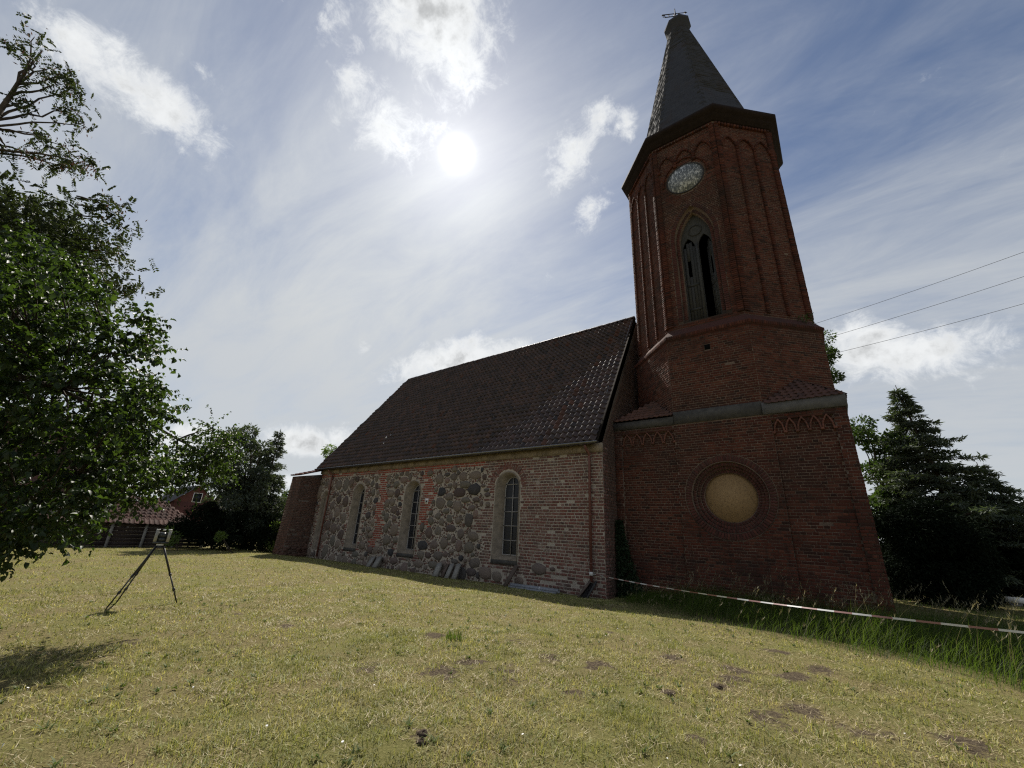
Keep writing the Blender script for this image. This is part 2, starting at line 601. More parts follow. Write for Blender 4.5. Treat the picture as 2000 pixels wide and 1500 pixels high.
def raw_mesh(name, verts, loops, totals, tint=None, smooth=False, fattr=None):
    me = bpy.data.meshes.new(name)
    verts = np.ascontiguousarray(verts, dtype=np.float32)
    loops = np.ascontiguousarray(loops, dtype=np.int32)
    totals = np.ascontiguousarray(totals, dtype=np.int32)
    me.vertices.add(len(verts))
    me.vertices.foreach_set('co', verts.ravel())
    me.loops.add(len(loops))
    me.loops.foreach_set('vertex_index', loops)
    me.polygons.add(len(totals))
    starts = np.concatenate([[0], np.cumsum(totals)[:-1]]).astype(np.int32)
    me.polygons.foreach_set('loop_start', starts)
    me.polygons.foreach_set('loop_total', totals)
    if smooth:
        me.polygons.foreach_set('use_smooth', np.ones(len(totals), dtype=bool))
    me.update(calc_edges=True)
    if tint is not None:
        at = me.attributes.new('tint', 'FLOAT', 'POINT')
        at.data.foreach_set('value', np.ascontiguousarray(tint, dtype=np.float32))
    if fattr:
        for k, a in fattr.items():
            at = me.attributes.new(k, 'FLOAT', 'POINT')
            at.data.foreach_set('value', np.ascontiguousarray(a, dtype=np.float32))
    return me


def link(name, me, mat=None, parent=None):
    o = bpy.data.objects.new(name, me)
    COL.objects.link(o)
    if mat is not None and me is not None and not me.materials:
        me.materials.append(MT[mat] if isinstance(mat, str) else mat)
    if parent is not None:
        o.parent = parent
        if parent.type == 'EMPTY':
            o.matrix_parent_inverse = Matrix.Translation(-parent.location)
    return o


def tag(o, label=None, cat=None, group=None, kind=None):
    for k, v in (('label', label), ('category', cat), ('group', group), ('kind', kind)):
        if v:
            o[k] = v
    return o


def thing(name, label, cat, loc, group=None):
    o = bpy.data.objects.new(name, None)
    COL.objects.link(o)
    o.location = loc
    o.empty_display_size = 0.2
    return tag(o, label, cat, group, 'thing')


class MB:
    """collects polygons in world space"""

    def __init__(self):
        self.v, self.l, self.t, self.ti, self.n = [], [], [], [], 0

    def add(self, verts, faces, tint=None):
        verts = [tuple(map(float, p)) for p in verts]
        t = random.random() if tint is None else tint
        self.v += verts
        self.ti += [t] * len(verts)
        for f in faces:
            self.l += [i + self.n for i in f]
            self.t.append(len(f))
        self.n += len(verts)
        return self

    def box(self, c, U, V, W, tint=None):
        """centre and three half-axis vectors"""
        c, U, V, W = (np.asarray(a, float) for a in (c, U, V, W))
        vs = [c + a * U + b * V + d * W for d in (-1, 1) for b in (-1, 1) for a in (-1, 1)]
        fs = [(0, 2, 3, 1), (4, 5, 7, 6), (0, 1, 5, 4), (2, 6, 7, 3), (0, 4, 6, 2), (1, 3, 7, 5)]
        if np.dot(np.cross(U, V), W) < 0:
            fs = [f[::-1] for f in fs]
        return self.add(vs, fs, tint)

    def abox(self, x0, x1, y0, y1, z0, z1, tint=None):
        return self.box(((x0 + x1) / 2, (y0 + y1) / 2, (z0 + z1) / 2), ((x1 - x0) / 2, 0, 0), (0, (y1 - y0) / 2, 0), (0, 0, (z1 - z0) / 2), tint)

    def tube(self, pts, rad, sides=8, caps=True, tint=None):
        pts = [np.asarray(p, float) for p in pts]
        n = len(pts)
        rad = [rad] * n if np.isscalar(rad) else rad
        ref = np.array([0.0, 0, 1])
        vs = []
        for i in range(n):
            d = pts[min(i + 1, n - 1)] - pts[max(i - 1, 0)]
            d /= (np.linalg.norm(d) + 1e-9)
            r = ref if abs(d[2]) < .95 else np.array([1.0, 0, 0])
            a = np.cross(d, r)
            a /= np.linalg.norm(a)
            b = np.cross(d, a)
            for k in range(sides):
                t = 2 * math.pi * k / sides
                vs.append(pts[i] + rad[i] * (math.cos(t) * a + math.sin(t) * b))
        fs = []
        for i in range(n - 1):
            for k in range(sides):
                k2 = (k + 1) % sides
                fs.append((i * sides + k, (i + 1) * sides + k, (i + 1) * sides + k2, i * sides + k2))
        if caps:
            fs.append(tuple(range(sides)))
            fs.append(tuple(range((n - 1) * sides, n * sides))[::-1])
        return self.add(vs, fs, tint)

    def rings(self, rings, close=True, tint=None):
        """loft between rings (lists of points of equal length)"""
        n = len(rings[0])
        vs = [p for r in rings for p in r]
        fs = []
        for i in range(len(rings) - 1):
            for k in range(n if close else n - 1):
                k2 = (k + 1) % n
                fs.append((i * n + k, i * n + k2, (i + 1) * n + k2, (i + 1) * n + k))
        return self.add(vs, fs, tint)

    def build(self, name, mat, parent=None, smooth=False):
        me = raw_mesh(name, np.array(self.v), np.array(self.l), np.array(self.t), np.array(self.ti), smooth)
        return link(name, me, mat, parent)


class Frame:
    """a wall plane: p(u, v, n)"""

    def __init__(self, O, U, V):
        self.O, self.U, self.V = (np.asarray(a, float) for a in (O, U, V))
        self.N = np.cross(self.U, self.V)

    def p(self, u, v, n=0.0):
        return self.O + self.U * u + self.V * v + self.N * n

    def box(self, mb, u0, u1, v0, v1, n0, n1, tint=None):
        mb.box(self.p((u0 + u1) / 2, (v0 + v1) / 2, (n0 + n1) / 2), self.U * (u1 - u0) / 2, self.V * (v1 - v0) / 2, self.N * (n1 - n0) / 2, tint)

    def mat(self, u, v, n, su, sv, sn, rot=0.0):
        c, s = math.cos(rot), math.sin(rot)
        U = self.U * c + self.V * s
        V = -self.U * s + self.V * c
        m = np.eye(4)
        m[:3, 0], m[:3, 1], m[:3, 2] = U * su, V * sv, self.N * sn
        m[:3, 3] = self.p(u, v, n)
        return m


def brick_variant(seed):
    """unit brick: x,y in -.5...5, z from -1 (in the wall) to 1 (front), front edges worn round"""
    r = random.Random(seed)
    j = lambda a: r.uniform(-a, a)
    v = []
    for (z, s) in ((-1, 1.0), (0.45, 1.0), (1.0, 0.90)):
        for (x, y) in ((-.5, -.5), (.5, -.5), (.5, .5), (-.5, .5)):
            sy = s if z < 1 else 0.80
            sx = s if z < 1 else 0.955
            v.append((x * sx + (j(.018) if z > -1 else 0), y * sy + (j(.05) if z > -1 else 0), z + (j(.18) if z == 1 else 0)))
    f = []
    for k in range(2):
        for i in range(4):
            i2 = (i + 1) % 4
            f.append((k * 4 + i, k * 4 + i2, k * 4 + 4 + i2, k * 4 + 4 + i))
    f.append((8, 9, 10, 11))
    return np.array(v), f


def tile_variant(seed):
    """unit pantile: x across 0..1, y up the slope 0..1, z height; lip at the lower edge"""
    r = random.Random(seed)
    prof = [(0, .25), (.10, .85), (.24, 1.0), (.38, .70), (.55, .10), (.78, 0), (1.02, .25)]
    v = []
    for (y, dz) in ((0, .80), (1, 0)):
        for x, h in prof:
            v.append((x + r.uniform(-.012, .012), y + (r.uniform(-.02, .02) if y == 0 else 0), h + dz + r.uniform(-.04, .04)))
    n = len(prof)
    for x, h in prof:
        v.append((x, .012, h * .9 + .80 - .62))
    f = [(i, i + 1, n + i + 1, n + i) for i in range(n - 1)] + [(2 * n + i, 2 * n + i + 1, i + 1, i) for i in range(n - 1)]
    return np.array(v), f


BRICKV = [brick_variant(s) for s in range(6)]
TILEV = [tile_variant(s) for s in range(4)]


def slab_variant(seed):
    r = random.Random(seed)
    j = lambda a: r.uniform(-a, a)
    v = [(-.5, -.5, 1.0 + j(.2)), (.5, -.5, 1.0 + j(.2)), (.5, .5, 0), (-.5, .5, 0), (-.5, -.5, 0), (.5, -.5, 0)]
    v = [(x + j(.012), y + (j(.03) if y < 0 else 0), z) for x, y, z in v]
    return np.array(v), [(0, 1, 2, 3), (4, 5, 1, 0), (4, 0, 3), (1, 5, 2)]


SLABV = [slab_variant(s) for s in range(4)]


def leaf_variant(seed):
    r = random.Random(seed)
    f = .16 + r.random() * .12
    b = -.12 - r.random() * .16
    v = [(0, 0, 0), (.34, -.40, f), (.72, -.30, f * .6 + b * .4), (1, 0, b), (.72, .30, f * .6 + b * .4), (.34, .40, f), (.36, 0, 0), (.72, 0, b * .45)]
    return np.array(v), [(0, 1, 6), (1, 2, 7, 6), (2, 3, 7), (0, 6, 5), (6, 7, 4, 5), (7, 3, 4)]


LEAFV = [leaf_variant(s) for s in range(4)]


class Pieces:
    """alike pieces: the ones that show largest become objects, the rest one joined part"""

    def __init__(self, variants):
        self.var = variants
        self.items = []

    def put(self, mat4, parent, mat, face_n=None, tint=None, k=None):
        self.items.append((mat4, parent, mat, face_n, random.random() if tint is None else tint, random.randrange(len(self.var)) if k is None else k))

    def score(self):
        P = np.array([it[0][:3, 3] for it in self.items])
        U = np.array([it[0][:3, 0] for it in self.items])
        V = np.array([it[0][:3, 1] for it in self.items])
        x0, y0 = proj(P)
        x1, y1 = proj(P + U)
        x2, y2 = proj(P + V)
        s = np.minimum(np.hypot(x1 - x0, y1 - y0), 60) * 0.3 + np.abs((x1 - x0) * (y2 - y0) - (x2 - x0) * (y1 - y0)) ** .5
        c = (P - CAM) @ R
        ok = (-c[:, 2] > .3) & (x0 > 4) & (x0 < 1996) & (y0 > 4) & (y0 < 1496)
        for i, it in enumerate(self.items):
            if it[3] is not None and np.dot(it[3], CAM - P[i]) <= 0:
                ok[i] = False
        return np.where(ok, s, -1)

    def emit(self, name, rest_name, limit=300, kind='stuff', smooth=False):
        if not self.items:
            return
        s = self.score()
        order = np.argsort(-s)
        single = set(int(i) for i in order[:limit] if s[i] > 0)
        cache = {}
        rest = {}
        for i, (m, parent, mat, fn, tint, k) in enumerate(self.items):
            if i in single:
                key = (k, mat)
                if key not in cache:
                    v, f = self.var[k]
                    cache[key] = raw_mesh(name, v, [a for q in f for a in q], [len(q) for q in f], np.full(len(v), .37 * k), smooth)
                    cache[key].materials.append(MT[mat])
                o = bpy.data.objects.new(name, cache[key])
                COL.objects.link(o)
                o.parent = parent
                M = Matrix([list(r) for r in m])
                if parent.type == 'EMPTY':
                    M = Matrix.Translation(-parent.location) @ M
                o.matrix_local = M
            else:
                rest.setdefault((parent.name, mat), []).append(i)
        for (pn, mat), ids in rest.items():
            vs, ls, ts, ti, n = [], [], [], [], 0
            byk = {}
            for i in ids:
                byk.setdefault(self.items[i][5], []).append(i)
            for k, ii in byk.items():
                v, f = self.var[k]
                Ms = np.array([self.items[i][0] for i in ii])
                W = np.einsum('nij,kj->nki', Ms[:, :3, :3], v) + Ms[:, None, :3, 3]
                vs.append(W.reshape(-1, 3))
                fl = np.array([a for q in f for a in q])
                ls.append((fl[None, :] + (np.arange(len(ii)) * len(v))[:, None] + n).ravel())
                ts.append(np.tile([len(q) for q in f], len(ii)))
                ti.append(np.repeat([self.items[i][4] for i in ii], len(v)))
                n += len(ii) * len(v)
            me = raw_mesh(rest_name, np.concatenate(vs), np.concatenate(ls), np.concatenate(ts), np.concatenate(ti), smooth)
            o = link(rest_name, me, mat, bpy.data.objects[pn])
            if kind:
                o['kind'] = kind


BR = Pieces(BRICKV)
ROOF = Pieces(TILEV)
SLATE = Pieces(SLABV)
LEAF = Pieces(LEAFV)


def course_bricks(fr, parent, mat, v0, v1, ext, holes=None, Lb=.25, hb=.065, jt=.012, n=0.0, depth=.03, proud=.006, drop=0.0, bond=True, mats=None, tilt=0.004):
    """lay courses between v0 and v1; ext(v) gives the ends, holes(v) the openings of a course"""
    row = 0
    v = v0
    H = hb + jt
    while v + hb * .5 < v1:
        vc = v + hb / 2
        ua, ub = ext(vc)
        iv = [(ua, ub)]
        if holes:
            for (ha, hb2) in holes(vc):
                nv = []
                for (a, b) in iv:
                    if hb2 <= a or ha >= b:
                        nv.append((a, b))
                    else:
                        if ha > a:
                            nv.append((a, ha))
                        if hb2 < b:
                            nv.append((hb2, b))
                iv = nv
        off = ((0, .25, .5, .25)[row % 4] if bond else (row % 2) * .5) * (Lb + jt) + random.uniform(-.012, .012)
        for (a, b) in iv:
            u = math.floor((a - off) / (Lb + jt)) * (Lb + jt) + off
            if bond and row % 2:
                u = math.floor((a - off) / ((Lb + jt) / 2)) * ((Lb + jt) / 2) + off
            while u < b:
                Lx = Lb * random.uniform(.97, 1.03)
                if bond and row % 2 and random.random() < .85:
                    Lx = (Lb - jt) / 2
                x0, x1 = max(a + jt * .3, u), min(b - jt * .3, u + Lx)
                u += Lx + jt
                if x1 - x0 < .03 or random.random() < drop:
                    continue
                pr = proud * random.uniform(.3, 1.5)
                mm = mat if mats is None else mats((x0 + x1) / 2, vc)
                if mm is None:
                    continue
                m4 = fr.mat((x0 + x1) / 2, vc + random.uniform(-.002, .002), n, x1 - x0, hb * random.uniform(.94, 1.03), pr, random.uniform(-tilt, tilt))
                BR.put(m4, parent, mm, fr.N)
        v += H
        row += 1


def arch_outline(c, hw, v0, vs, apex, n=12):
    """opening outline, counter-clockwise from lower left ... pointed if apex - vs > hw"""
    rise = apex - vs
    pts = [(c - hw, v0), (c + hw, v0), (c + hw, (v0 + vs) / 2)]
    if rise <= hw * 1.06:
        for i in range(2 * n + 1):
            t = math.pi * i / (2 * n)
            pts.append((c + hw * math.cos(t), vs + rise * math.sin(t)))
    else:
        r = (hw * hw + rise * rise) / (2 * hw)
        tmax = math.asin(min(1, rise / r))
        for i in range(n + 1):
            t = tmax * i / n
            pts.append((c + hw - r + r * math.cos(t), vs + r * math.sin(t)))
        for i in range(n - 1, -1, -1):
            t = tmax * i / n
            pts.append((c - hw + r - r * math.cos(t), vs + r * math.sin(t)))
    pts.append((c - hw, (v0 + vs) / 2))
    return pts


def outline_span(pts, v):
    """where a level line crosses an outline"""
    xs = []
    for i in range(len(pts)):
        (a, b), (c, d) = pts[i], pts[(i + 1) % len(pts)]
        if (b <= v < d) or (d <= v < b):
            xs.append(a + (c - a) * (v - b) / (d - b))
    return (min(xs), max(xs)) if len(xs) > 1 else None


def plate_with_hole(mb, fr, rect, hole, n=0.0, tint=0.5):
    u0, u1, v0, v1 = rect
    cu = sum(p[0] for p in hole) / len(hole)
    cv = (min(p[1] for p in hole) + max(p[1] for p in hole)) / 2

    def border(p):
        du, dv = p[0] - cu, p[1] - cv
        t = min([(u1 - cu) / du if du > 1e-9 else 1e9, (u0 - cu) / du if du < -1e-9 else 1e9, (v1 - cv) / dv if dv > 1e-9 else 1e9, (v0 - cv) / dv if dv < -1e-9 else 1e9])
        return (cu + du * t, cv + dv * t)

    def side(q):
        e = 1e-6
        return 0 if abs(q[0] - u1) < e else 1 if abs(q[1] - v1) < e else 2 if abs(q[0] - u0) < e else 3
    corner = {(0, 1): (u1, v1), (1, 2): (u0, v1), (2, 3): (u0, v0), (3, 0): (u1, v0)}
    k = len(hole)
    for i in range(k):
        p, q = hole[i], hole[(i + 1) % k]
        P, Q = border(p), border(q)
        sp, sq = side(P), side(Q)
        poly = [p, P]
        s = sp
        while s != sq:
            poly.append(corner[(s, (s + 1) % 4)])
            s = (s + 1) % 4
        poly += [Q, q]
        mb.add([fr.p(a, b, n) for a, b in poly], [tuple(range(len(poly)))], tint)


def scale_outline(pts, c, hw0, hw1, v0a, v0b, apex_a, apex_b):
    out = []
    for (u, v) in pts:
        out.append((c + (u - c) * hw1 / hw0, v0b + (v - v0a) * (apex_b - v0b) / (apex_a - v0a)))
    return out


def arch_ring(fr, parent, mat, pts, w, n, proud, step, skip_below=None, depth=.05):
    """header bricks standing radially along an outline"""
    acc = 0.0
    for i in range(len(pts)):
        (a, b), (c, d) = pts[i], pts[(i + 1) % len(pts)]
        Ls = math.hypot(c - a, d - b)
        if Ls < 1e-6:
            continue
        t = (step - acc)
        while t < Ls:
            u, v = a + (c - a) * t / Ls, b + (d - b) * t / Ls
            if skip_below is None or v > skip_below:
                ang = math.atan2(d - b, c - a)
                nu, nv = math.sin(ang), -math.cos(ang)      # outward of a ccw outline
                m4 = fr.mat(u + nu * w / 2, v + nv * w / 2, n, step * .84, w * random.uniform(.92, 1.0), proud * random.uniform(.7, 1.3), ang + random.uniform(-.03, .03))
                BR.put(m4, parent, mat, fr.N)
            t += step
        acc = (acc + Ls) % step


# ------------------------------------------------------------------ ground
YN, XW, XE = 12.3, -5.77, -23.1           # nave wall plane, west corner, east corner
CX, CY = -2.45, 16.3                      # tower axis
YT, XT0, XT1 = 13.25, -5.765, 0.64        # tower front face and its ends


def sstep(x, a, b):
    t = np.clip((np.asarray(x, float) - a) / (b - a), 0, 1)
    return t * t * (3 - 2 * t)


soil_px = [(846, 1246, .22), (1002, 1255, .24), (732, 1312, .24), (918, 1300, .20), (858, 1324, .24), (999, 1324, .26), (1080, 1294, .22),
           (1176, 1315, .22), (1122, 1366, .14), (824, 1458, .12), (1316, 1302, .30), (1436, 1316, .24), (1440, 1340, .22), (1548, 1328, .22),
           (1605, 1318, .24), (1516, 1284, .24), (1308, 1366, .10), (1406, 1354, .12), (1512, 1424, .25), (1568, 1400, .2), (1704, 1448, .26),
           (1880, 1468, .24), (1360, 1466, .12), (246, 1255, .18), (460, 1198, .16), (560, 1225, .14), (930, 1230, .10), (1190, 1245, .12)]
SOIL = np.array([[*on_axis(x, y, 2, .15)[:2], r] for x, y, r in soil_px])


def vnoise(x, y, s, seed):
    """cheap smooth value noise"""
    r = np.random.default_rng(seed).random((64, 64))
    u, v = x * s, y * s
    i, j = np.floor(u).astype(int), np.floor(v).astype(int)
    f, g = u - i, v - j
    f, g = f * f * (3 - 2 * f), g * g * (3 - 2 * g)
    a, b, c, d = r[i % 64, j % 64], r[(i + 1) % 64, j % 64], r[i % 64, (j + 1) % 64], r[(i + 1) % 64, (j + 1) % 64]
    return a * (1 - f) * (1 - g) + b * f * (1 - g) + c * (1 - f) * g + d * f * g


def soil_at(x, y):
    s = np.zeros(np.shape(x))
    for sx, sy, r in SOIL:
        ax = np.arctan2(sy, sx)
        dx, dy = x - sx, y - sy
        lr = dx * math.cos(ax) + dy * math.sin(ax)
        tr = -dx * math.sin(ax) + dy * math.cos(ax)
        s = np.maximum(s, np.exp(-((lr / (r * 1.3)) ** 2 + (tr / (r * .95)) ** 2) * .9))
    return s * (.30 + 1.25 * vnoise(x, y, 5.3, 51)) * .9


def gz(x, y):
    x, y = np.asarray(x, float), np.asarray(y, float)
    nave = .15 * sstep(-y, -12.2, -10.0) - .02 * sstep(y, 12.2, 14)
    right = np.full(np.shape(x), .20)
    t = sstep(x, -6.2, -3.6)
    z = nave * (1 - t) + right * t
    z = z - .75 * sstep(-x, 28.4, 33) - .3 * sstep(y, 24, 40)
    z = z + .022 * np.sin(x * 1.3 + 1.7 * np.sin(y * .9)) * np.sin(y * 1.1 + .6) * sstep(-y, -12.2, -10.5)
    return z


def axis_pts(lo, hi, fine):
    mid = np.arange(lo, hi + 1e-6, fine)
    out = []
    d, p = fine, hi
    while p < 1800:
        d *= 1.13
        p += d
        out.append(p)
    neg = []
    d, p = fine, lo
    while p > -1800:
        d *= 1.13
        p -= d
        neg.append(p)
    return np.concatenate([np.array(neg[::-1]), mid, np.array(out)])


gx, gy = axis_pts(-13, 5, .085), axis_pts(1.0, 12.4, .085)
GX, GY = np.meshgrid(gx, gy)
SO = soil_at(GX, GY)
GZ = gz(GX, GY) + .02 * SO
gv = np.stack([GX, GY, GZ], -1).reshape(-1, 3)
nx, ny = len(gx), len(gy)
ii = (np.arange(ny - 1)[:, None] * nx + np.arange(nx - 1)[None, :]).ravel()
gl = np.stack([ii, ii + 1, ii + nx + 1, ii + nx], 1).ravel()
g_me = raw_mesh('ground', gv, gl, np.full(len(ii), 4), None, True, {'soil': SO.ravel()})
ground = tag(link('ground', g_me, 'ground'), kind='structure')


def in_building(x, y):
    a = (x > XE - .05) & (x < XW + .05) & (y > YN - .03) & (y < 2 * CY - YN)
    b = (x > XT0) & (x < XT1 + .03) & (y > YT - .03) & (y < 2 * CY - YT)
    c = (x > -24.1) & (x < -22.95) & (y > 10.9) & (y < 13)
    return a | b | c


tallpts = [(on_axis(x, y, 2, .15)[:2]) for x, y in [(1192, 1172), (1230, 1190), (1450, 1240), (1600, 1268), (1800, 1312), (2000, 1372)]]


def tall_edge(x):
    xs = [p[0] for p in tallpts]
    ys = [p[1] for p in tallpts]
    return np.interp(x, xs, ys, left=30, right=ys[-1] - .3)


def blades(name, P, H, W, lean, tint, mat, segs, az=None, droop=1.0):
    """grass blades as tapering strips"""
    n = len(P)
    az = rng.uniform(0, 2 * math.pi, n) if az is None else az
    dx, dy = np.cos(az), np.sin(az)
    fx, fy = -dy, dx
    rows = segs + 1
    vs = np.zeros((n, segs * 2 + 1, 3))
    for s in range(rows):
        t = s / segs
        off = lean * H * t ** 1.7
        z = H * (t - .35 * droop * np.clip(lean, 0, 1.5) * t * t)
        w = W * (1 - t) ** .7 * .5
        cx, cy, cz = P[:, 0] + dx * off, P[:, 1] + dy * off, P[:, 2] + z
        if s < segs:
            vs[:, 2 * s] = np.stack([cx - fx * w, cy - fy * w, cz], 1)
            vs[:, 2 * s + 1] = np.stack([cx + fx * w, cy + fy * w, cz], 1)
        else:
            vs[:, 2 * s] = np.stack([cx, cy, cz], 1)
    lo, to = [], []
    for s in range(segs - 1):
        lo += [2 * s, 2 * s + 1, 2 * s + 3, 2 * s + 2]
        to.append(4)
    s = segs - 1
    lo += [2 * s, 2 * s + 1, 2 * s + 2]
    to.append(3)
    k = segs * 2 + 1
    L = (np.array(lo)[None, :] + (np.arange(n) * k)[:, None]).ravel()
    T = np.tile(to, n)
    return vs.reshape(-1, 3), L, T, np.repeat(tint, k)


def join_np(parts):
    vs, ls, ts, ti, n = [], [], [], [], 0
    for v, l, t, a in parts:
        vs.append(v)
        ls.append(l + n)
        ts.append(t)
        ti.append(a)
        n += len(v)
    return np.concatenate(vs), np.concatenate(ls), np.concatenate(ts), np.concatenate(ti)


def lawn():
    parts = []
    for (r0, r1, dens, h, w, segs) in ((2.3, 4.5, 3900, .052, .0058, 2), (4.5, 7.5, 2200, .055, .0078, 2), (7.5, 13, 900, .055, .012, 1), (13, 31, 250, .055, .02, 1)):
        a0, a1 = math.radians(-99), math.radians(16)       # azimuth from +Y
        area = (a1 - a0) / 2 * (r1 * r1 - r0 * r0)
        n = int(area * dens)
        az = rng.uniform(a0, a1, n)
        r = np.sqrt(rng.uniform(r0 * r0, r1 * r1, n))
        x, y = r * np.sin(az), r * np.cos(az)
        so = soil_at(x, y)
        cl = vnoise(x, y, 7.0, 3) * .6 + vnoise(x, y, 23.0, 4) * .4
        mid = vnoise(x, y, 2.6, 31) * .55 + vnoise(x, y, 5.2, 32) * .45
        keep = (rng.random(n) > so * 1.35 * (.35 + vnoise(x, y, 9.0, 21))) & (rng.random(n) < (.10 + 1.25 * cl) * (.30 + 1.15 * sstep(mid, .25, .55))) & ~in_building(x, y) & (x > -28) & (y < 24) & (y < tall_edge(x) + .15)
        x, y, cl = x[keep], y[keep], cl[keep]
        n = len(x)
        tuft = vnoise(x, y, 4.2, 61)
        H = h * rng.uniform(.35, 1.4, n) * (.45 + .7 * cl + .9 * np.clip(tuft - .55, 0, 1))
        mat_green = vnoise(x, y, .9, 8)
        tint = np.mod(rng.random(n), 1)
        flat = rng.random(n) < .38
        lean = np.where(flat, rng.uniform(1.6, 3.2, n), rng.uniform(.1, .9, n))
        P = np.stack([x, y, gz(x, y) + .015 * soil_at(x, y) - .003], 1)
        H = np.where(flat, H * .7, H)
        parts.append(blades('', P, H, w * rng.uniform(.6, 1.5, n), lean, tint, None, segs, droop=np.where(flat, .9, .8)[:, ] if False else .55))
    # wisps of dry cut straw lying on the lawn, thickest beside the bare patches
    n = 3400
    az = rng.uniform(math.radians(-96), math.radians(14), n)
    r = 2.4 + 11 * rng.random(n) ** 1.1
    cx, cy = r * np.sin(az), r * np.cos(az)
    near = soil_at(cx + rng.normal(size=n) * .12, cy + rng.normal(size=n) * .12)
    ok = (rng.random(n) < .30 + 1.6 * near * (1 - near) * 2 + .5 * (vnoise(cx, cy, 1.1, 41) > .6)) & ~in_building(cx, cy) & (cy < tall_edge(cx))
    cx, cy, r = cx[ok], cy[ok], r[ok]
    k = 13
    px = np.repeat(cx, k) + rng.normal(size=len(cx) * k) * .055 * 1.3
    py = np.repeat(cy, k) + rng.normal(size=len(cx) * k) * .055
    m = len(px)
    straw = blades('', np.stack([px, py, gz(px, py) + rng.uniform(.004, .03, m)], 1), rng.uniform(.012, .03, m), np.repeat(.0026 + .0006 * r, k), rng.uniform(1.6, 3.2, m), rng.random(m), None, 1, None, .35)
    tag(link('straw_litter', raw_mesh('straw_litter', *straw), 'straw'), 'wisps of pale cut straw scattered on the lawn', 'straw', kind='stuff')
    v, l, t, a = join_np(parts)
    tag(link('lawn_grass', raw_mesh('lawn_grass', v, l, t, a), 'grass'), 'mown sun-dried grass of the churchyard lawn', 'grass', kind='stuff')


def tall():
    n = 150000
    x = rng.uniform(-5.3, 9, n)
    y = rng.uniform(5.5, 22, n)
    e = tall_edge(x)
    d = y - e
    inb = (d > -.15) & ~in_building(x, y)
    dens = np.where(y < 15, 1.0, .30) * np.clip(.25 + d * .8, .2, 1) * np.where(x > 3.5, .45, 1)
    keep = inb & (rng.random(n) < dens)
    x, y, d = x[keep], y[keep], d[keep]
    n = len(x)
    cl = vnoise(x, y, 2.2, 12)
    hmax = np.where(y > 14, .16, np.where(x < -3.0, .30 + .10 * (x + 5.3),   .56))
    H = hmax * np.clip(.30 + d * .55, .28, 1) * (.45 + .8 * cl) * rng.uniform(.6, 1.25, n)
    az = rng.normal(math.radians(-25), 0.9, n)
    P = np.stack([x, y, gz(x, y) - .01], 1)
    parts = [blades('', P, H, .0065 * rng.uniform(.6, 1.4, n), rng.uniform(.25, 1.2, n), rng.random(n), None, 4, az, .8)]
    v, l, t, a = join_np(parts)
    tag(link('tall_grass', raw_mesh('tall_grass', v, l, t, a), 'tall_grass'), 'tall unmown green grass in front of the tower', 'grass', kind='stuff')
    # seed heads on thin stalks
    m = (rng.random(n) < .022) & (y < 13.2)
    Q, Hq, azq = P[m], H[m] * 1.35 + .12, az[m]
    k = len(Q)
    st = blades('', Q, Hq, np.full(k, .005), rng.uniform(.3, .8, k), rng.random(k), None, 3, azq, .5)
    hv, hl, ht, ha = [], [], [], []
    tips = st[0].reshape(k, 7, 3)[:, 6]
    prev = st[0].reshape(k, 7, 3)[:, 4]
    parts = [st]
    for j in range(7):
        f = j / 7
        B = tips + (prev - tips) * f * .55
        L = np.full(k, .05) * rng.uniform(.6, 1.3, k)
        parts.append(blades('', B, L, np.full(k, .012), rng.uniform(.3, 1.2, k), rng.random(k), None, 1, rng.uniform(0, 6.28, k), .5))
    v, l, t, a = join_np(parts)
    tag(link('grass_seed_heads', raw_mesh('grass_seed_heads', v, l, t, a), 'seed'), 'pale seed heads nodding over the tall grass', 'grass', kind='stuff')


lawn()
tall()


def weeds():
    n = 420
    az = rng.uniform(math.radians(-97), math.radians(14), n)
    r = 2.4 + 9.5 * rng.random(n) ** .8
    cx, cy = r * np.sin(az), r * np.cos(az)
    ok = ~in_building(cx, cy) & (cy < tall_edge(cx) - .1) & (rng.random(n) < .15 + 1.2 * sstep(vnoise(cx, cy, .8, 71), .45, .75))
    cx, cy = cx[ok], cy[ok]
    k = 9
    px, py = np.repeat(cx, k), np.repeat(cy, k)
    m = len(px)
    pz = gz(px, py) + .012
    b = blades('', np.stack([px + rng.normal(size=m) * .012, py + rng.normal(size=m) * .012, pz], 1), rng.uniform(.025, .05, m), rng.uniform(.010, .02, m), rng.uniform(.8, 2.0, m), rng.random(m), None, 2, None, .4)
    tag(link('lawn_weeds', raw_mesh('lawn_weeds', *b), 'weed'), 'small dark green weeds scattered through the lawn', 'weeds', kind='stuff')
    q = 70
    az = rng.uniform(math.radians(-97), math.radians(14), q)
    r = 3 + 11 * rng.random(q)
    x, y = r * np.sin(az), r * np.cos(az)
    ok = ~in_building(x, y) & (y < tall_edge(x))
    x, y = x[ok], y[ok]
    z = gz(x, y) + rng.uniform(.03, .055, len(x))
    w = rng.uniform(.005, .010, len(x))
    vs, ls, ts = [], [], []
    for i in range(len(x)):
        o = len(vs)
        for t in range(6):
            a = t * math.pi / 3
            vs.append((x[i] + w[i] * math.cos(a), y[i] + w[i] * math.sin(a), z[i] + .3 * w[i] * math.sin(a + i)))
        vs.append((x[i], y[i], z[i] - .03))
        ls += [o, o + 1, o + 2, o + 3, o + 4, o + 5, o, o + 6, o + 1]
        ts += [6, 3]
    tag(link('lawn_daisies', raw_mesh('lawn_daisies', vs, ls, ts, np.zeros(len(vs))), 'white_paint'), 'tiny white daisies dotted over the lawn', 'flowers', kind='stuff')


MT['weed'] = mat_grass('weed_leaf', [(.09, .125, .035), (.12, .15, .045), (.075, .10, .03)], .3, (1.3, 1.5, .6))
weeds()

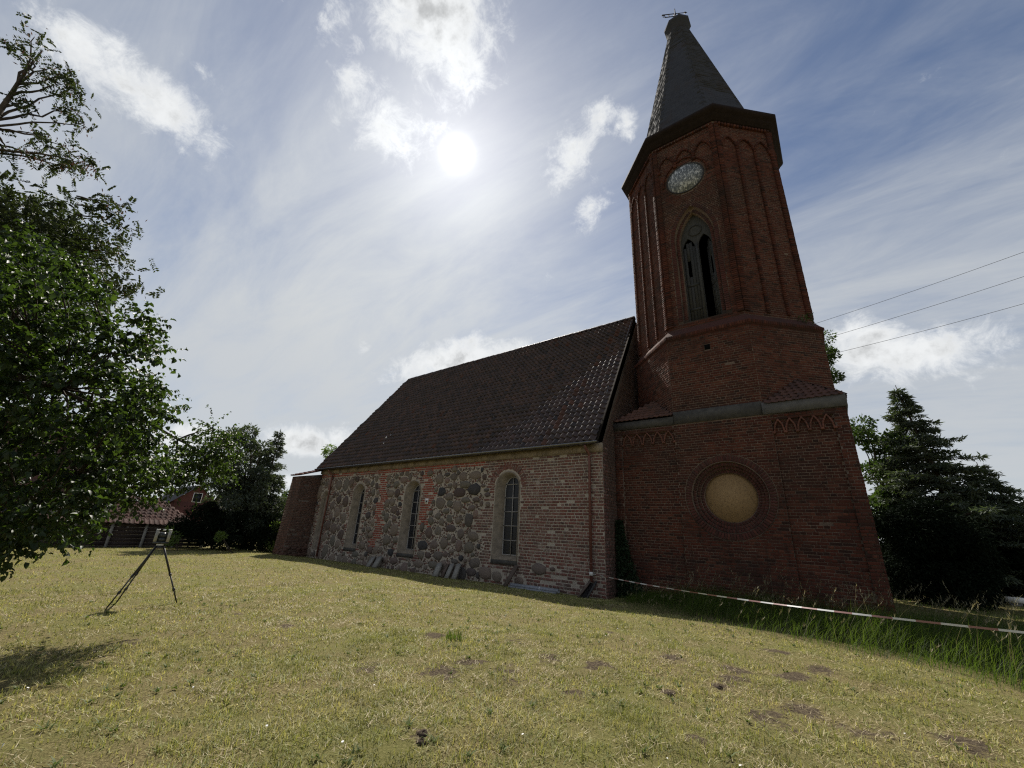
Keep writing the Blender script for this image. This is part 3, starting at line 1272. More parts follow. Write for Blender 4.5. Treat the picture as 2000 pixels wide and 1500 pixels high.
# ------------------------------------------------------------------ the church
church = thing('church', 'old fieldstone and brick village church with octagonal brick tower and slate spire', 'church', (-10, 16, 0))
NAVE = Frame((0, YN, 0), (1, 0, 0), (0, 0, 1))
TF = Frame((0, YT, 0), (1, 0, 0), (0, 0, 1))
EAVE_Z = 4.60
windows = [(-9.61, .53, .80, 3.28, 3.82), (-14.95, .50, .68, 3.18, 3.69), (-19.10, .46, .68, 3.20, 3.68)]
blind = (-22.22, .30, .45, 3.05, 3.40)
W_OUT = [arch_outline(*w) for w in windows + [blind]]


def nave_walls():
    mb = MB()
    cuts = [XE, -21.5, -17.0, -12.3, XW]
    order = [3, 2, 1, 0]
    for i, w in enumerate(order):
        plate_with_hole(mb, NAVE, (cuts[i], cuts[i + 1], -.3, EAVE_Z), W_OUT[w])
    ys = 2 * CY - YN
    RZ = 11.05
    mb.add([(XW, YN, -.3), (XW, ys, -.3), (XW, ys, EAVE_Z), (XW, CY, RZ), (XW, YN, EAVE_Z)], [(0, 1, 2, 3, 4)])
    mb.add([(XE, YN, -.3), (XE, ys, -.3), (XE, ys, EAVE_Z), (XE, YN, EAVE_Z)], [(0, 3, 2, 1)])
    mb.add([(XE, ys, -.3), (XW, ys, -.3), (XW, ys, EAVE_Z), (XE, ys, EAVE_Z)], [(0, 3, 2, 1)])
    return mb.build('nave_wall', 'nave_mortar', church)


nave_wall = nave_walls()

stones = []                                     # (u, v, ru, rv, angle)
traced = [(1120,228,50,55),(1010,155,35,35),(1303,105,33,33),(1215,170,32,25),(1290,200,40,45),(1405,195,50,55),(1550,175,68,50),(1215,240,28,35),(1245,305,28,30),(1310,300,28,40),(1435,290,65,40),(1545,345,80,68),(1145,380,45,50),(1365,390,65,60),(1235,440,42,45),(1440,480,52,33),(1565,475,45,33),(1125,520,60,72),(1240,525,38,40),(1335,555,52,65),(1195,615,42,35),(1400,620,30,25),(1510,580,40,35),(1555,645,30,45),(1470,725,48,82),(1015,735,35,45),(1140,745,28,45),(1235,705,35,50),(1345,730,35,45),(1255,825,52,42),(985,880,42,70),(1095,860,40,50),(1375,895,38,55),(1525,920,62,58),(905,1030,60,52),(1045,1025,42,50),(1170,1010,45,72),(1290,965,28,48),(1350,1040,38,78),(1475,1060,60,68),(885,1145,38,48),(975,1155,33,40),(1095,1160,55,55),(1190,1145,28,42),(1260,1105,30,25),(1300,1230,40,35),(1380,1190,28,45),(1555,1245,62,62),(1500,1360,60,50),(855,1255,62,45),(1040,1270,55,45),(945,1300,22,35),(560,1220,48,45),(470,970,45,58),(580,965,28,42),(520,1120,35,45),(400,1080,20,35),(560,840,42,75),(465,820,25,55),(508,770,16,50),(568,705,25,38),(470,690,25,55),(560,600,38,45),(480,515,30,48),(545,510,30,42),(520,400,38,48),(605,390,32,45),(590,290,32,38),(685,235,48,38),(660,160,22,25),(725,155,26,26),(630,460,18,22),(635,530,22,28),(495,310,22,22),(340,480,28,38),(365,390,18,35),(315,390,15,45),(270,390,18,22),(320,570,28,38),(280,480,15,35),(245,665,28,40),(315,640,18,35),(250,835,28,32),(210,770,14,30),(275,905,28,32),(190,845,15,30),(170,1035,35,50),(270,1085,28,45),(175,1180,28,32),(260,1200,22,32),(85,1140,38,38),(45,270,22,55),(300,280,22,42),(450,1210,38,38),(1700,415,35,26),(1690,358,36,20),(1650,305,33,22),(1630,520,22,38),(1705,530,25,33)]
for (zx, zy, rx, ry) in traced:
    px, py = 680 + zx / 6.25, 900 + zy / 6.25
    c = on_axis(px, py, 1, YN)
    e = on_axis(px + rx / 6.25, py, 1, YN)
    f = on_axis(px, py - ry / 6.25, 1, YN)
    stones.append((c[0], c[2], abs(e[0] - c[0]) * 1.03, abs(f[2] - c[2]) * 1.03, 0.0))


def near_window(u, v, m):
    for (c, hw, v0, vs, ap) in windows + [blind]:
        if abs(u - c) < hw + m and v0 - m * .8 < v < ap + m - max(0, (abs(u - c) - hw * .3)) * .6:
            return True
    return False


def red_strip(u, v):
    j = .07 * math.sin(v * 11) + .10 * math.sin(v * 4.3 + 1) + .05 * math.sin(v * 29)
    if -14.30 + j < u < -13.62 + j * 1.4 - .25 * max(0, 2.6 - v) and 1.75 < v < 4.2:
        return True
    return -17.45 + j < u < -16.85 + 1.6 * j and .75 < v < 4.2


def brick_edge(v):
    return -10.85 + .28 * math.sin(v * 2.3) + .2 * math.sin(v * 5.1 + 1)


def free(u, v, ru, rv, k=1.0):
    for (a, b, p, q, _) in stones:
        if ((u - a) / (p + ru)) ** 2 + ((v - b) / (q + rv)) ** 2 < k:
            return False
    return True


for tries, (r0, r1) in ((700, (.20, .30)), (1600, (.12, .2)), (2600, (.075, .12))):
    for _ in range(tries):
        u, v = random.uniform(XE + .1, -10.6), random.uniform(0.02, 4.05)
        ru = random.uniform(r0, r1)
        rv = ru * random.uniform(.85, 1.5)
        if u + ru > brick_edge(v) - .05 or near_window(u, v, .16 + ru) or red_strip(u - ru, v) or red_strip(u + ru, v) or v + rv > 4.12:
            continue
        if free(u, v, ru + .015, rv + .015, 1.02):
            stones.append((u, v, ru, rv, random.uniform(-.35, .35)))
for (u, v, ru, rv) in ((-8.15, .62, .28, .2), (-7.6, .66, .1, .07), (-10.4, .30, .3, .22), (-9.9, .25, .22, .18), (-22.75, .3, .15, .18), (-8.9, .2, .2, .14)):
    stones.append((u, v, ru, rv, 0))


def build_stones():
    for (u, v, ru, rv, ang) in stones:
        k = random.randint(7, 10)
        ph = random.uniform(0, 6.28)
        rad = [random.uniform(.84, 1.17) for _ in range(k)]
        e = random.uniform(2.0, 3.2)
        ring = []
        for i in range(k):
            t = ph + 2 * math.pi * i / k
            c, s = math.cos(t), math.sin(t)
            q = (abs(c) ** e + abs(s) ** e) ** (-1 / e) * rad[i]
            a, b = q * c * ru, q * s * rv
            ring.append((a * math.cos(ang) - b * math.sin(ang), a * math.sin(ang) + b * math.cos(ang)))
        pr = random.uniform(.02, .075) + .06 * min(ru, .3)
        vs = []
        for (sc_, n) in ((1.0, -.03), (.97, pr * .35), (.82, pr * .85)):
            vs += [NAVE.p(a * sc_, b * sc_, n + random.uniform(-.004, .004)) for a, b in ring]
        vs.append(NAVE.p(ring[0][0] * .1, ring[0][1] * .1, pr * random.uniform(.9, 1.15)))
        vs = np.array(vs) - NAVE.O
        fs = []
        for r in range(2):
            for i in range(k):
                i2 = (i + 1) % k
                fs.append((r * k + i, r * k + i2, (r + 1) * k + i2, (r + 1) * k + i))
        for i in range(k):
            fs.append((2 * k + i, 2 * k + (i + 1) % k, 3 * k))
        me = raw_mesh('stone', vs, [a for f in fs for a in f], [len(f) for f in fs], np.zeros(len(vs)), True)
        o = link('stone', me, 'stone', nave_wall)
        o.location = NAVE.p(u, v, 0)


build_stones()


def nave_zone(u, v):
    if near_window(u, v, .12):
        return None
    if v > 4.14:
        return 'red_brick' if (u < -10.9 and random.random() < .75) else ('nave_brick' if random.random() < .95 else None)
    if red_strip(u, v):
        return 'red_brick' if random.random() < .96 else None
    if u > brick_edge(v):
        if not free(u, v, .08, .02):
            return None
        return 'nave_brick' if random.random() < (.975 if v > .5 else .80) else None
    if near_window(u, v, .38) and free(u, v, .06, .02) and random.random() < .85:
        return 'nave_brick'
    return None


def w_holes(v):
    out = []
    for w in W_OUT:
        s = outline_span(w, v)
        if s:
            out.append((s[0] - .09, s[1] + .09))
    return out


course_bricks(NAVE, nave_wall, 'nave_brick', 0.02, 4.33, lambda v: (XE, XW - .005), w_holes,   .258, .070, .026, proud=.012, mats=nave_zone, tilt=.012)
# chips of brick and pebbles pressed into the mortar between the field stones
cnt = 0
for _ in range(9000):
    u, v = random.uniform(XE + .05, -10.2), random.uniform(.03, 4.12)
    if u > brick_edge(v) or near_window(u, v, .13) or red_strip(u, v):
        continue
    a, b = random.uniform(.035, .10), random.uniform(.03, .06)
    if near_window(u, v, .36) and random.random() < .7:
        continue
    if not free(u, v, a * .45, b * .45):
        continue
    BR.put(NAVE.mat(u, v, 0, a, b, random.uniform(.006, .014), random.uniform(-.9, .9)), nave_wall, random.choice(['nave_brick', 'stone', 'stone', 'gable_brick', 'gable_brick']), NAVE.N)
    cnt += 1
    if cnt > 2600:
        break
# soldier bricks over the window by the tower
arch_ring(NAVE, nave_wall, 'nave_brick', arch_outline(-9.61, .65, .8, 3.28, 3.94), .24, 0, .012, .088, 3.3)

# gable wall that shows beside the tower
GW = Frame((XW, 0, 0), (0, 1, 0), (0, 0, 1))
gable = MB()
gable.add([GW.p(YN, -.3, .002), GW.p(YT + .05, -.3, .002), GW.p(YT + .05, 6.3, .002), GW.p(YN, 4.62, .002)], [(0, 1, 2, 3)])
gable.add([GW.p(YT + .05, 5.0, .002), GW.p(CY, 5.0, .002), GW.p(CY, 11.0, .002), GW.p(YT + .05, 6.3, .002)], [(0, 1, 2, 3)])
gable_o = gable.build('gable_wall', 'gable_mortar', church)
course_bricks(GW, gable_o, 'gable_brick', 0.0, 10.9, lambda v: (max(YN, YN + (v - 4.6) / 1.525 + .02), CY if v > 5.2 else YT + .05), None, .262, .074, .02, n=.002, proud=.009, drop=.03)
course_bricks(GW, gable_o, 'nave_brick', 0.0, 4.5, lambda v: (YN - .012, YN + .26 + .12 * (int(v / .094) % 2)), None, .262, .074, .02, n=.006, proud=.011, drop=.02)


def cornice_band():
    mb = MB()
    x = XE
    while x < XW:                                    # plaster cornice under the eaves, patchy
        w = random.uniform(.5, 1.4)
        x1 = min(XW + .02, x + w)
        NAVE.box(mb, x, x1 - .004, 4.335 + random.uniform(-.012, .012), 4.60, -.05, .075 + random.uniform(-.012, .012))
        x = x1
    return mb.build('cornice', 'cornice_plaster', church)


cornice_band()


def nave_window(w, pts, glazed=True):
    c, hw, v0, vs, ap = w
    depth = .32 if glazed else .15
    k = .72 if glazed else .86
    inner = scale_outline(pts, c, hw, hw * k, v0, v0 + (.14 if glazed else .05), ap, ap - .12)
    inner = [(u + (.05 if glazed else .0), v) for u, v in inner]
    mb = MB()
    outer = scale_outline(pts, c, hw, hw + .045, v0, v0 - .02, ap, ap + .045)
    mb.rings([[NAVE.p(u, v, -.02) for u, v in outer], [NAVE.p(u, v, .016) for u, v in outer], [NAVE.p(u, v, .018) for u, v in pts], [NAVE.p(u, v, -depth) for u, v in inner]])
    win = mb.build('window' if glazed else 'blind_window', 'plaster', church)
    if glazed:
        s = MB()
        s.add([NAVE.p(c - hw - .06, v0 - .16, .03), NAVE.p(c + hw + .06, v0 - .16, .03), NAVE.p(c + hw + .04, v0 - .02, .03), NAVE.p(c - hw - .04, v0 - .02, .03),
               NAVE.p(c - hw * k + .05, v0 + .13, -depth + .01), NAVE.p(c + hw * k + .05, v0 + .13, -depth + .01),
               NAVE.p(c - hw - .06, v0 - .16, -.05), NAVE.p(c + hw + .06, v0 - .16, -.05)],
              [(0, 1, 2, 3), (3, 2, 5, 4), (6, 7, 1, 0), (1, 7, 5, 2), (6, 0, 3, 4)])
        s.build('sill', 'cement', win)
    n = -depth + .008
    if not glazed:
        mb = MB()
        mb.add([NAVE.p(u, v, n) for u, v in inner], [tuple(range(len(inner)))])
        mb.build('panel', 'blind_plaster', win)
        return
    iv0, iap = min(p[1] for p in inner), max(p[1] for p in inner)
    ic = c + .05
    rows = np.linspace(iv0, iap - .28, 6)
    rows = list(rows) + [iap]
    fr = MB()
    fr.rings([[NAVE.p(u, v, n + .03) for u, v in inner], [NAVE.p(u, v, n + .03) for u, v in scale_outline(inner, ic, hw * k, hw * k - .03, iv0, iv0 + .03, iap, iap - .03)], [NAVE.p(u, v, n) for u, v in scale_outline(inner, ic, hw * k, hw * k - .03, iv0, iv0 + .03, iap, iap - .03)]])
    fr.build('frame', 'lead_bar', win)
    b = MB()
    NAVE.box(b, ic - .018, ic + .018, iv0, iap - .02, n + .006, n + .034)
    b.build('mullion', 'lead_bar', win)
    for j in range(6):
        if j:
            b = MB()
            sp = outline_span(inner, rows[j])
            NAVE.box(b, sp[0], sp[1], rows[j] - .016, rows[j] + .016, n + .004, n + .030)
            b.build('glazing_bar', 'lead_bar', win)
        for sgn in (-1, 1):                                # one pane each side of the mullion
            lo, hi = rows[j], rows[j + 1]
            vsn = np.linspace(lo + .001, hi - .002, 2 if j < 5 else 9)
            edge = []
            for v in vsn:
                s2 = outline_span(inner, v)
                edge.append((s2[0] if sgn < 0 else s2[1], v))
            poly = [(ic, vsn[0])] + edge + [(ic, vsn[-1])]
            if sgn < 0:
                poly = poly[::-1]
            tl = random.uniform(-.006, .006)
            p = MB()
            p.add([NAVE.p(u, v, n + tl * (u - ic) * 4) for u, v in poly], [tuple(range(len(poly)))])
            p.build('pane', 'glass', win)


for w, pts in zip(windows, W_OUT):
    nave_window(w, pts)
nave_window(blind, W_OUT[3], False)

# ---- roof of the nave
EY, EZ = 12.0, 4.62
RY, RZ = CY, 11.18
TH = math.atan2(RZ - EZ, RY - EY)
SL = math.hypot(RZ - EZ, RY - EY)
RF = Frame((0, EY, EZ), (1, 0, 0), (0, math.cos(TH), math.sin(TH)))
XRE, XRE2 = -23.12, -21.75              # east end of the eaves and of the ridge
YS = 2 * CY - EY


def roof():
    mb = MB()
    a, b, c, d = (XRE, EY, EZ), (XW - .04, EY, EZ), (XW - .10, RY, RZ), (XRE2, RY, RZ)
    e, f = (XRE, YS, EZ), (XW - .04, YS, EZ)
    t = -.06
    mb.add([a, b, c, d, e, f], [(0, 1, 2, 3), (5, 4, 3, 2), (4, 0, 3)])
    mb.add([np.array(p) + np.array((0, 0, t)) for p in (a, b, c, d, e, f)], [(3, 2, 1, 0), (2, 3, 4, 5), (3, 0, 4)])
    mb.add([np.array(b), np.array(b) + (0, 0, -.1), np.array(c) + (0, 0, -.1), c], [(0, 1, 2, 3)])
    return mb.build('roof', 'sheathing', church)


roof_o = roof()
rows = 30
ex = SL / rows
wt = .232
for r in range(rows):
    v = r * ex - .03
    frac = r / rows
    xe = XRE + (XRE2 - XRE) * frac + .02
    xw = XW - .06 - .05 * frac
    u = xw - wt
    sag = random.uniform(-.016, .016)
    while u > xe - wt * .3:
        jit = random.uniform(-.005, .005)
        lift = random.random() < .015
        m4 = RF.mat(u, v + sag + jit + (random.uniform(-.03, .03) if lift else 0), .016 + .014 * math.sin(u * .8 + r * .4) * math.sin(r * .9), wt, ex * 1.20, .080, random.uniform(-.012, .012) + (random.uniform(-.05, .05) if lift else 0))
        red = (random.random() < .012) or (-9.2 < u < -6.2 and abs((u + 7.75) - (v - 1.0) * .20) < .11 and random.random() < .55)  # odd browner tiles; the slanted strip puts sun glints into tile colour
        ROOF.put(m4, roof_o, 'brown_tile' if red else 'roof_tile', RF.N)
        u -= wt
# south slope and east hip: the same tiles, coarser joints hidden from view
RS = Frame((0, YS, EZ), (-1, 0, 0), (0, -math.cos(TH), math.sin(TH)))
for r in range(rows):
    frac = r / rows
    u = -XW + .1
    while u < -(XRE + (XRE2 - XRE) * frac) - .1:
        ROOF.put(RS.mat(u, r * ex - .03, .012, wt, ex * 1.22, .042), roof_o, 'roof_tile', RS.N)
        u += wt


def ridge_line(name, p0, p1, n, r, mat):
    p0, p1 = np.array(p0), np.array(p1)
    d = (p1 - p0) / n
    for i in range(n):
        mb = MB()
        a = p0 + d * i + np.array((0, 0, random.uniform(-.008, .008)))
        b = a + d * 1.08
        side = np.cross(d, (0, 0, 1.0))
        side /= np.linalg.norm(side)
        upv = np.cross(side, d)
        upv /= np.linalg.norm(upv)
        rings = []
        for (p, rr) in ((a, r * 1.08), (b, r * .95)):
            rings.append([p + side * rr * math.cos(t) + upv * rr * .75 * math.sin(t) for t in np.linspace(-.25, math.pi + .25, 9)])
        mb.rings(rings, close=False)
        mb.rings([[q - upv * .016 for q in rings[0]], rings[0]], close=False)
        mb.build(name, mat, roof_o, True)


ridge_line('ridge_tile', (XW - .1, RY, RZ + .02), (XRE2 + .05, RY, RZ + .02), 40, .13, 'roof_tile')
ridge_line('hip_tile', (XRE2, RY, RZ + .02), (XRE, EY, EZ + .03), 21, .11, 'roof_tile')


def gutter():
    mb = MB()
    pr = []
    for x in (XRE - .08, XW + .02):
        out = [(x, 11.925 + .085 * math.cos(t), 4.60 + .085 * math.sin(t)) for t in np.linspace(math.pi, 2 * math.pi, 9)]
        inn = [(x, 11.925 + .078 * math.cos(t), 4.60 + .078 * math.sin(t)) for t in np.linspace(2 * math.pi, math.pi, 9)]
        pr.append(out + inn)
    mb.rings(pr)
    for x in (XRE - .08, XW + .02):
        cap = [(x, 11.925 + .085 * math.cos(t), 4.60 + .085 * math.sin(t)) for t in np.linspace(math.pi, 2 * math.pi, 9)]
        mb.add(cap, [tuple(range(9))])
    g = mb.build('gutter', 'gutter', church)
    x = XW - .4
    while x > XRE:
        b = MB()
        b.abox(x - .012, x + .012, 11.92, 12.06, 4.612, 4.622)
        b.build('bracket', 'gutter', g)
        x -= .9


gutter()


def downpipe(x, zb):
    mb = MB()
    y = YN - .09
    mb.tube([(x, 11.925, 4.50), (x, 11.94, 4.42), (x, y - .01, 4.25), (x, y, 4.15), (x, y, zb)], .045, 10)
    d = mb.build('downpipe', 'pipe_red', church, True)
    for z in (zb + .5, zb + 1.9, zb + 3.1):
        c = MB()
        c.tube([(x, y, z), (x, y, z + .03)], .053, 10)
        c.abox(x - .012, x + .012, y + .03, YN + .02, z + .004, z + .026)
        c.build('pipe_clip', 'pipe_red', d)


downpipe(-6.20, .42)
downpipe(-21.80, .10)
cw = MB()                                            # lightning conductor along the verge
pts = [RF.p(XW - .22 + .06 * math.sin(t * 9), t * SL, .075 + .02 * math.sin(t * 23)) for t in np.linspace(.30, .98, 30)]
cw.tube(pts, .012, 6)
cw.build('lightning_cable', 'metal_zinc', church)
cw = MB()
for (px, py, s) in ((757, 856, .08), (751, 868, .05), (766, 852, .05)):
    w = ray(px, py)
    t = np.dot(RF.O - CAM, RF.N) / np.dot(w, RF.N)
    P = CAM + w * t + RF.N * .07
    cw.box(P, RF.U * s, RF.V * s * .7, RF.N * .03)
cw.build('mortar_patch', 'white_paint', roof_o)


# ---- corner buttress at the east end
def buttress():
    x0, x1, yf0, yf1, zt = -24.0, -23.0, 10.98, 11.13, 4.10
    mb = MB()
    mb.add([(x0, yf0, -.3), (x1, yf0, -.3), (x1, yf1, zt), (x0, yf1, zt), (x0, 12.9, -.3), (x1, 12.9, -.3), (x1, 12.9, zt + .35), (x0, 12.9, zt + .35)],
           [(0, 1, 2, 3), (1, 5, 6, 2), (5, 4, 7, 6), (4, 0, 3, 7), (3, 2, 6, 7)])
    b = mb.build('buttress', 'gable_mortar', church)
    fw = Frame((x1, 0, 0), (0, 1, 0), (0, 0, 1))
    course_bricks(fw, b, 'gable_brick', .0, 4.1, lambda v: (yf0 + (yf1 - yf0) * v / zt, 12.32), None, .255, .066, .016, proud=.010, drop=.03)
    fn = Frame((0, yf0 - .001, 0), (1, 0, 0), (0, (yf1 - yf0) / zt, 1))
    fn.V /= np.linalg.norm(fn.V)
    fn.N = np.cross(fn.U, fn.V)
    course_bricks(fn, b, 'gable_brick', .0, 4.1, lambda v: (x0, x1), None, .255, .066, .016, proud=.010, drop=.03)
    # rough plinth stones
    for k in range(26):
        u, v = random.uniform(10.95, 12.3), random.uniform(.02, .48)
        BR.put(fw.mat(u, v, .0, random.uniform(.14, .3), random.uniform(.09, .15), random.uniform(.03, .08), random.uniform(-.1, .1)), b, 'gable_brick', fw.N)
    for k in range(16):
        u, v = random.uniform(x0 + .1, x1), random.uniform(.02, .48)
        BR.put(fn.mat(u, v, .0, random.uniform(.14, .3), random.uniform(.09, .15), random.uniform(.03, .08), random.uniform(-.1, .1)), b, 'gable_brick', fn.N)
    cp = MB()
    sl = math.atan2(.42, 1.25)
    fr = Frame((0, 11.02, 4.12), (1, 0, 0), (0, math.cos(sl), math.sin(sl)))
    fr.box(cp, x0 - .06, x1 + .06, 0, 1.6, 0, .03)
    c = cp.build('cap', 'sheathing', b)
    for r in range(6):
        u = x0 - .06
        while u < x1:
            ROOF.put(fr.mat(u, r * .24, .032, .2, .29, .035), c, 'red_tile', fr.N)
            u += .2


buttress()

# ------------------------------------------------------------------ the tower
T8 = math.tan(math.pi / 8)


def octo(a, z, rot=0.0):
    r = a / math.cos(math.pi / 8)
    return [(CX + r * math.cos(math.radians(-90 + 22.5 + 45 * k)), CY + r * math.sin(math.radians(-90 + 22.5 + 45 * k)), z) for k in range(8)]


def face_frame(k, a):
    t = math.radians(-90 + 45 * k)
    n = np.array([math.cos(t), math.sin(t), 0])
    return Frame(np.array([CX, CY, 0]) + n * a, (-math.sin(t), math.cos(t), 0), (0, 0, 1))


RC, RV, RB = -2.38, 2.94, .70                      # round window
UL, UR = -3.72, -1.05                             # the middle bay
circ = lambda r, n=56: [(RC + r * math.cos(2 * math.pi * i / n), RV + r * math.sin(2 * math.pi * i / n)) for i in range(n)]


def tower_base():
    mb = MB()
    plate_with_hole(mb, TF, (UL, UR, -.3, 5.25), circ(.98))
    for (a, b) in ((XT0, UL), (UR, XT1)):
        mb.add([TF.p(a, -.3, -.055), TF.p(b, -.3, -.055), TF.p(b, 5.25, -.055), TF.p(a, 5.25, -.055)], [(0, 1, 2, 3)])
    TF.box(mb, UL, UL + .05, -.3, 5.2, -.07, -.001)
    TF.box(mb, UR - .05, UR, -.3, 5.2, -.07, -.001)
    TF.box(mb, XT1 - .29, XT1, -.3, 5.2, -.07, -.001)
    TF.box(mb, XT0, XT0 + .27, -.3, 5.2, -.07, -.001)
    for (a, b) in ((XT0 + .27, UL), (UR, XT1 - .29)):
        TF.box(mb, a, b, 5.03, 5.2, -.07, -.001)
    yb = 2 * CY - YT
    mb.add([(XT1, YT, -.3), (XT1, yb, -.3), (XT1, yb, 5.25), (XT1, YT, 5.25)], [(0, 1, 2, 3)])
    mb.add([(XT0, YT + .05, 4.0), (XT0, yb, 4.0), (XT0, yb, 5.25), (XT0, YT + .05, 5.25)], [(0, 3, 2, 1)])
    mb.add([(XT0, yb, -.3), (XT1, yb, -.3), (XT1, yb, 5.25), (XT0, yb, 5.25)], [(0, 3, 2, 1)])
    mb.add([(XT0, YT, 5.2), (XT1, YT, 5.2), (XT1, yb, 5.2), (XT0, yb, 5.2)], [(0, 1, 2, 3)])
    # stepped recess of the round window
    rr = [(.98, 0), (.98, -.07), (.89, -.07), (.89, -.145), (.80, -.145), (.80, -.22), (RB - .01, -.22), (RB - .01, -.32)]
    mb.rings([[TF.p(u, v, n) for u, v in circ(r)] for r, n in rr])
    return mb.build('tower', 'tower_mortar', church)


tower = tower_base()
KW = dict(Lb=.250, hb=.064, jt=.0135)


def circ_hole(v):
    d = 1.175 ** 2 - (v - RV) ** 2
    return [(RC - math.sqrt(d), RC + math.sqrt(d))] if d > 0 else []


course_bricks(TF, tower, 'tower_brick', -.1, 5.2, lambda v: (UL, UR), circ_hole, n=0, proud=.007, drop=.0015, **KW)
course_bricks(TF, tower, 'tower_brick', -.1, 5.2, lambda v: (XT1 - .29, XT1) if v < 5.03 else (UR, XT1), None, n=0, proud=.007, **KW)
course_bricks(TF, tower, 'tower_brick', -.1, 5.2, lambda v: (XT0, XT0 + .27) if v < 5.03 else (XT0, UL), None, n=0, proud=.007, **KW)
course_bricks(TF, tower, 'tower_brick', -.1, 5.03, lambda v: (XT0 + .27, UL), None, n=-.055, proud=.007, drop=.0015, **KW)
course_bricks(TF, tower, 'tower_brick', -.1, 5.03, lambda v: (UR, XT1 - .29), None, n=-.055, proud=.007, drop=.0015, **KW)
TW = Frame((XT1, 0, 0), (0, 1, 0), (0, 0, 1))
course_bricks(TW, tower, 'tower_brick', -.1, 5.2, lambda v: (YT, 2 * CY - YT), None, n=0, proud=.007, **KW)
# pointed arch friezes of the side bays
for (a, b, k) in ((XT0 + .30, UL - .02, 5), (UR + .02, XT1 - .30, 5)):
    w = (b - a) / k
    for i in range(k):
        c = a + w * (i + .5)
        hw = w / 2 * .80
        for s in (-1, 1):
            for t in np.linspace(0.08, .95, 6):
                u = c + s * hw * (1 - t ** 2.1)
                v = 4.70 + .31 * t
                du, dv = -s * hw * 2.1 * t ** 1.1, .31
                BR.put(TF.mat(u, v, -.03, .085, .042, .045, math.atan2(dv, du)), tower, 'frieze_brick', TF.N)
        BR.put(TF.mat(c - w / 2, 4.66, -.03, .085, .075, .045), tower, 'frieze_brick', TF.N)
    BR.put(TF.mat(b, 4.66, -.03, .085, .075, .045), tower, 'frieze_brick', TF.N)
# the rings of the round window
for (r, w, n, mt) in ((1.0, .17, .006, 'ring_brick'), (.885, .088, -.07, 'ring_brick'), (.795, .088, -.145, 'ring_brick'), (.70, .088, -.22, 'ring_brick')):
    cnt = int(2 * math.pi * (r + w / 2) / .076)
    for i in range(cnt):
        t = 2 * math.pi * i / cnt
        rm = r + w / 2
        BR.put(TF.mat(RC + rm * math.cos(t), RV + rm * math.sin(t), n, .062 * (rm / rm), w * .95, .012 * random.uniform(.7, 1.3), t - math.pi / 2 + random.uniform(-.02, .02)), tower, mt, TF.N)
rw = MB()
for (r, n) in ((.995, .012), (1.185, .012)):
    a = [[TF.p(u, v, -.02) for u, v in circ(r - .008)], [TF.p(u, v, n) for u, v in circ(r - .008)], [TF.p(u, v, n) for u, v in circ(r + .008)], [TF.p(u, v, -.02) for u, v in circ(r + .008)]]
    rw.rings(a)
rwo = rw.build('round_window', 'tower_mortar', church)
bd = MB()
cc = circ(RB + .01, 48)
bd.add([TF.p(u, v, -.285) for u, v in cc] + [TF.p(u, v, -.30) for u, v in cc], [tuple(range(48)), *[(i, 48 + i, 48 + (i + 1) % 48, (i + 1) % 48) for i in range(48)]])
bd.build('strand_board', 'osb', rwo)

# cement weathering above the base
for (a, b, z0, z1, n, mt) in ((XT0 + .005, UL + .01, 5.20, 5.46, .045, 'cement'), (UL + .015, UR - .17, 5.20, 5.60, .03, 'cement'), (UR - .165, XT1 + .05, 5.19, 5.54, .06, 'cement_pale')):
    mb = MB()
    TF.box(mb, a, b, z0, z1, -.25, n)
    mb.build('cement_band', mt, tower)
mb = MB()
mb.abox(XT1 - .2, XT1 + .049, YT + .2, 2 * CY - YT, 5.195, 5.5)
mb.build('cement_band', 'cement_pale', tower)

# little tiled roofs on the corners of the base
AL = 3.02
for (sx, xc) in ((-1, XT0), (1, XT1 + .04)):
    fk = face_frame(1 if sx > 0 else -1, AL)
    A = np.array([CX + sx * AL * T8, YT - .06, 5.50])
    B = np.array([xc, YT - .06, 5.50])
    C = np.array([xc, CY - AL * T8, 5.50])
    mid = fk.p(0, 6.38, .02)
    mb = MB()
    Aq = np.array([CX + sx * AL * T8, CY - AL, 5.55])
    if sx > 0:
        mb.add([A, B, mid], [(0, 1, 2)])
        mb.add([B, C, mid], [(0, 1, 2)])
        mb.add([A, mid, Aq], [(0, 1, 2)])
    else:
        mb.add([B, A, mid], [(0, 1, 2)])
        mb.add([C, B, mid], [(0, 1, 2)])
        mb.add([A, Aq, mid], [(0, 1, 2)])
    cr = mb.build('corner_roof', 'sheathing', church)
    for (P, Q) in ((A, B), (B, C)):
        if sx < 0:
            P, Q = Q, P
        U = (Q - P) / np.linalg.norm(Q - P)
        Ln = np.linalg.norm(Q - P)
        foot = P + U * np.dot(mid - P, U)
        V = (mid - foot)
        hgt = np.linalg.norm(V)
        V /= hgt
        fr = Frame(P, U, V)
        um = np.dot(mid - P, U)
        nr = int(hgt / .17)
        for r in range(nr):
            t0 = r / nr
            tm = (r + .6) / nr
            lo, hi = um * tm, Ln + (um - Ln) * tm
            u = lo - .03
            while u < hi - .03:
                w = min(.17, hi + .05 - u)
                if w > .05:
                    ROOF.put(fr.mat(u, t0 * hgt - .03, .008, w, .215, .028, random.uniform(-.02, .02)), cr, 'brown_tile', fr.N)
                u += .17


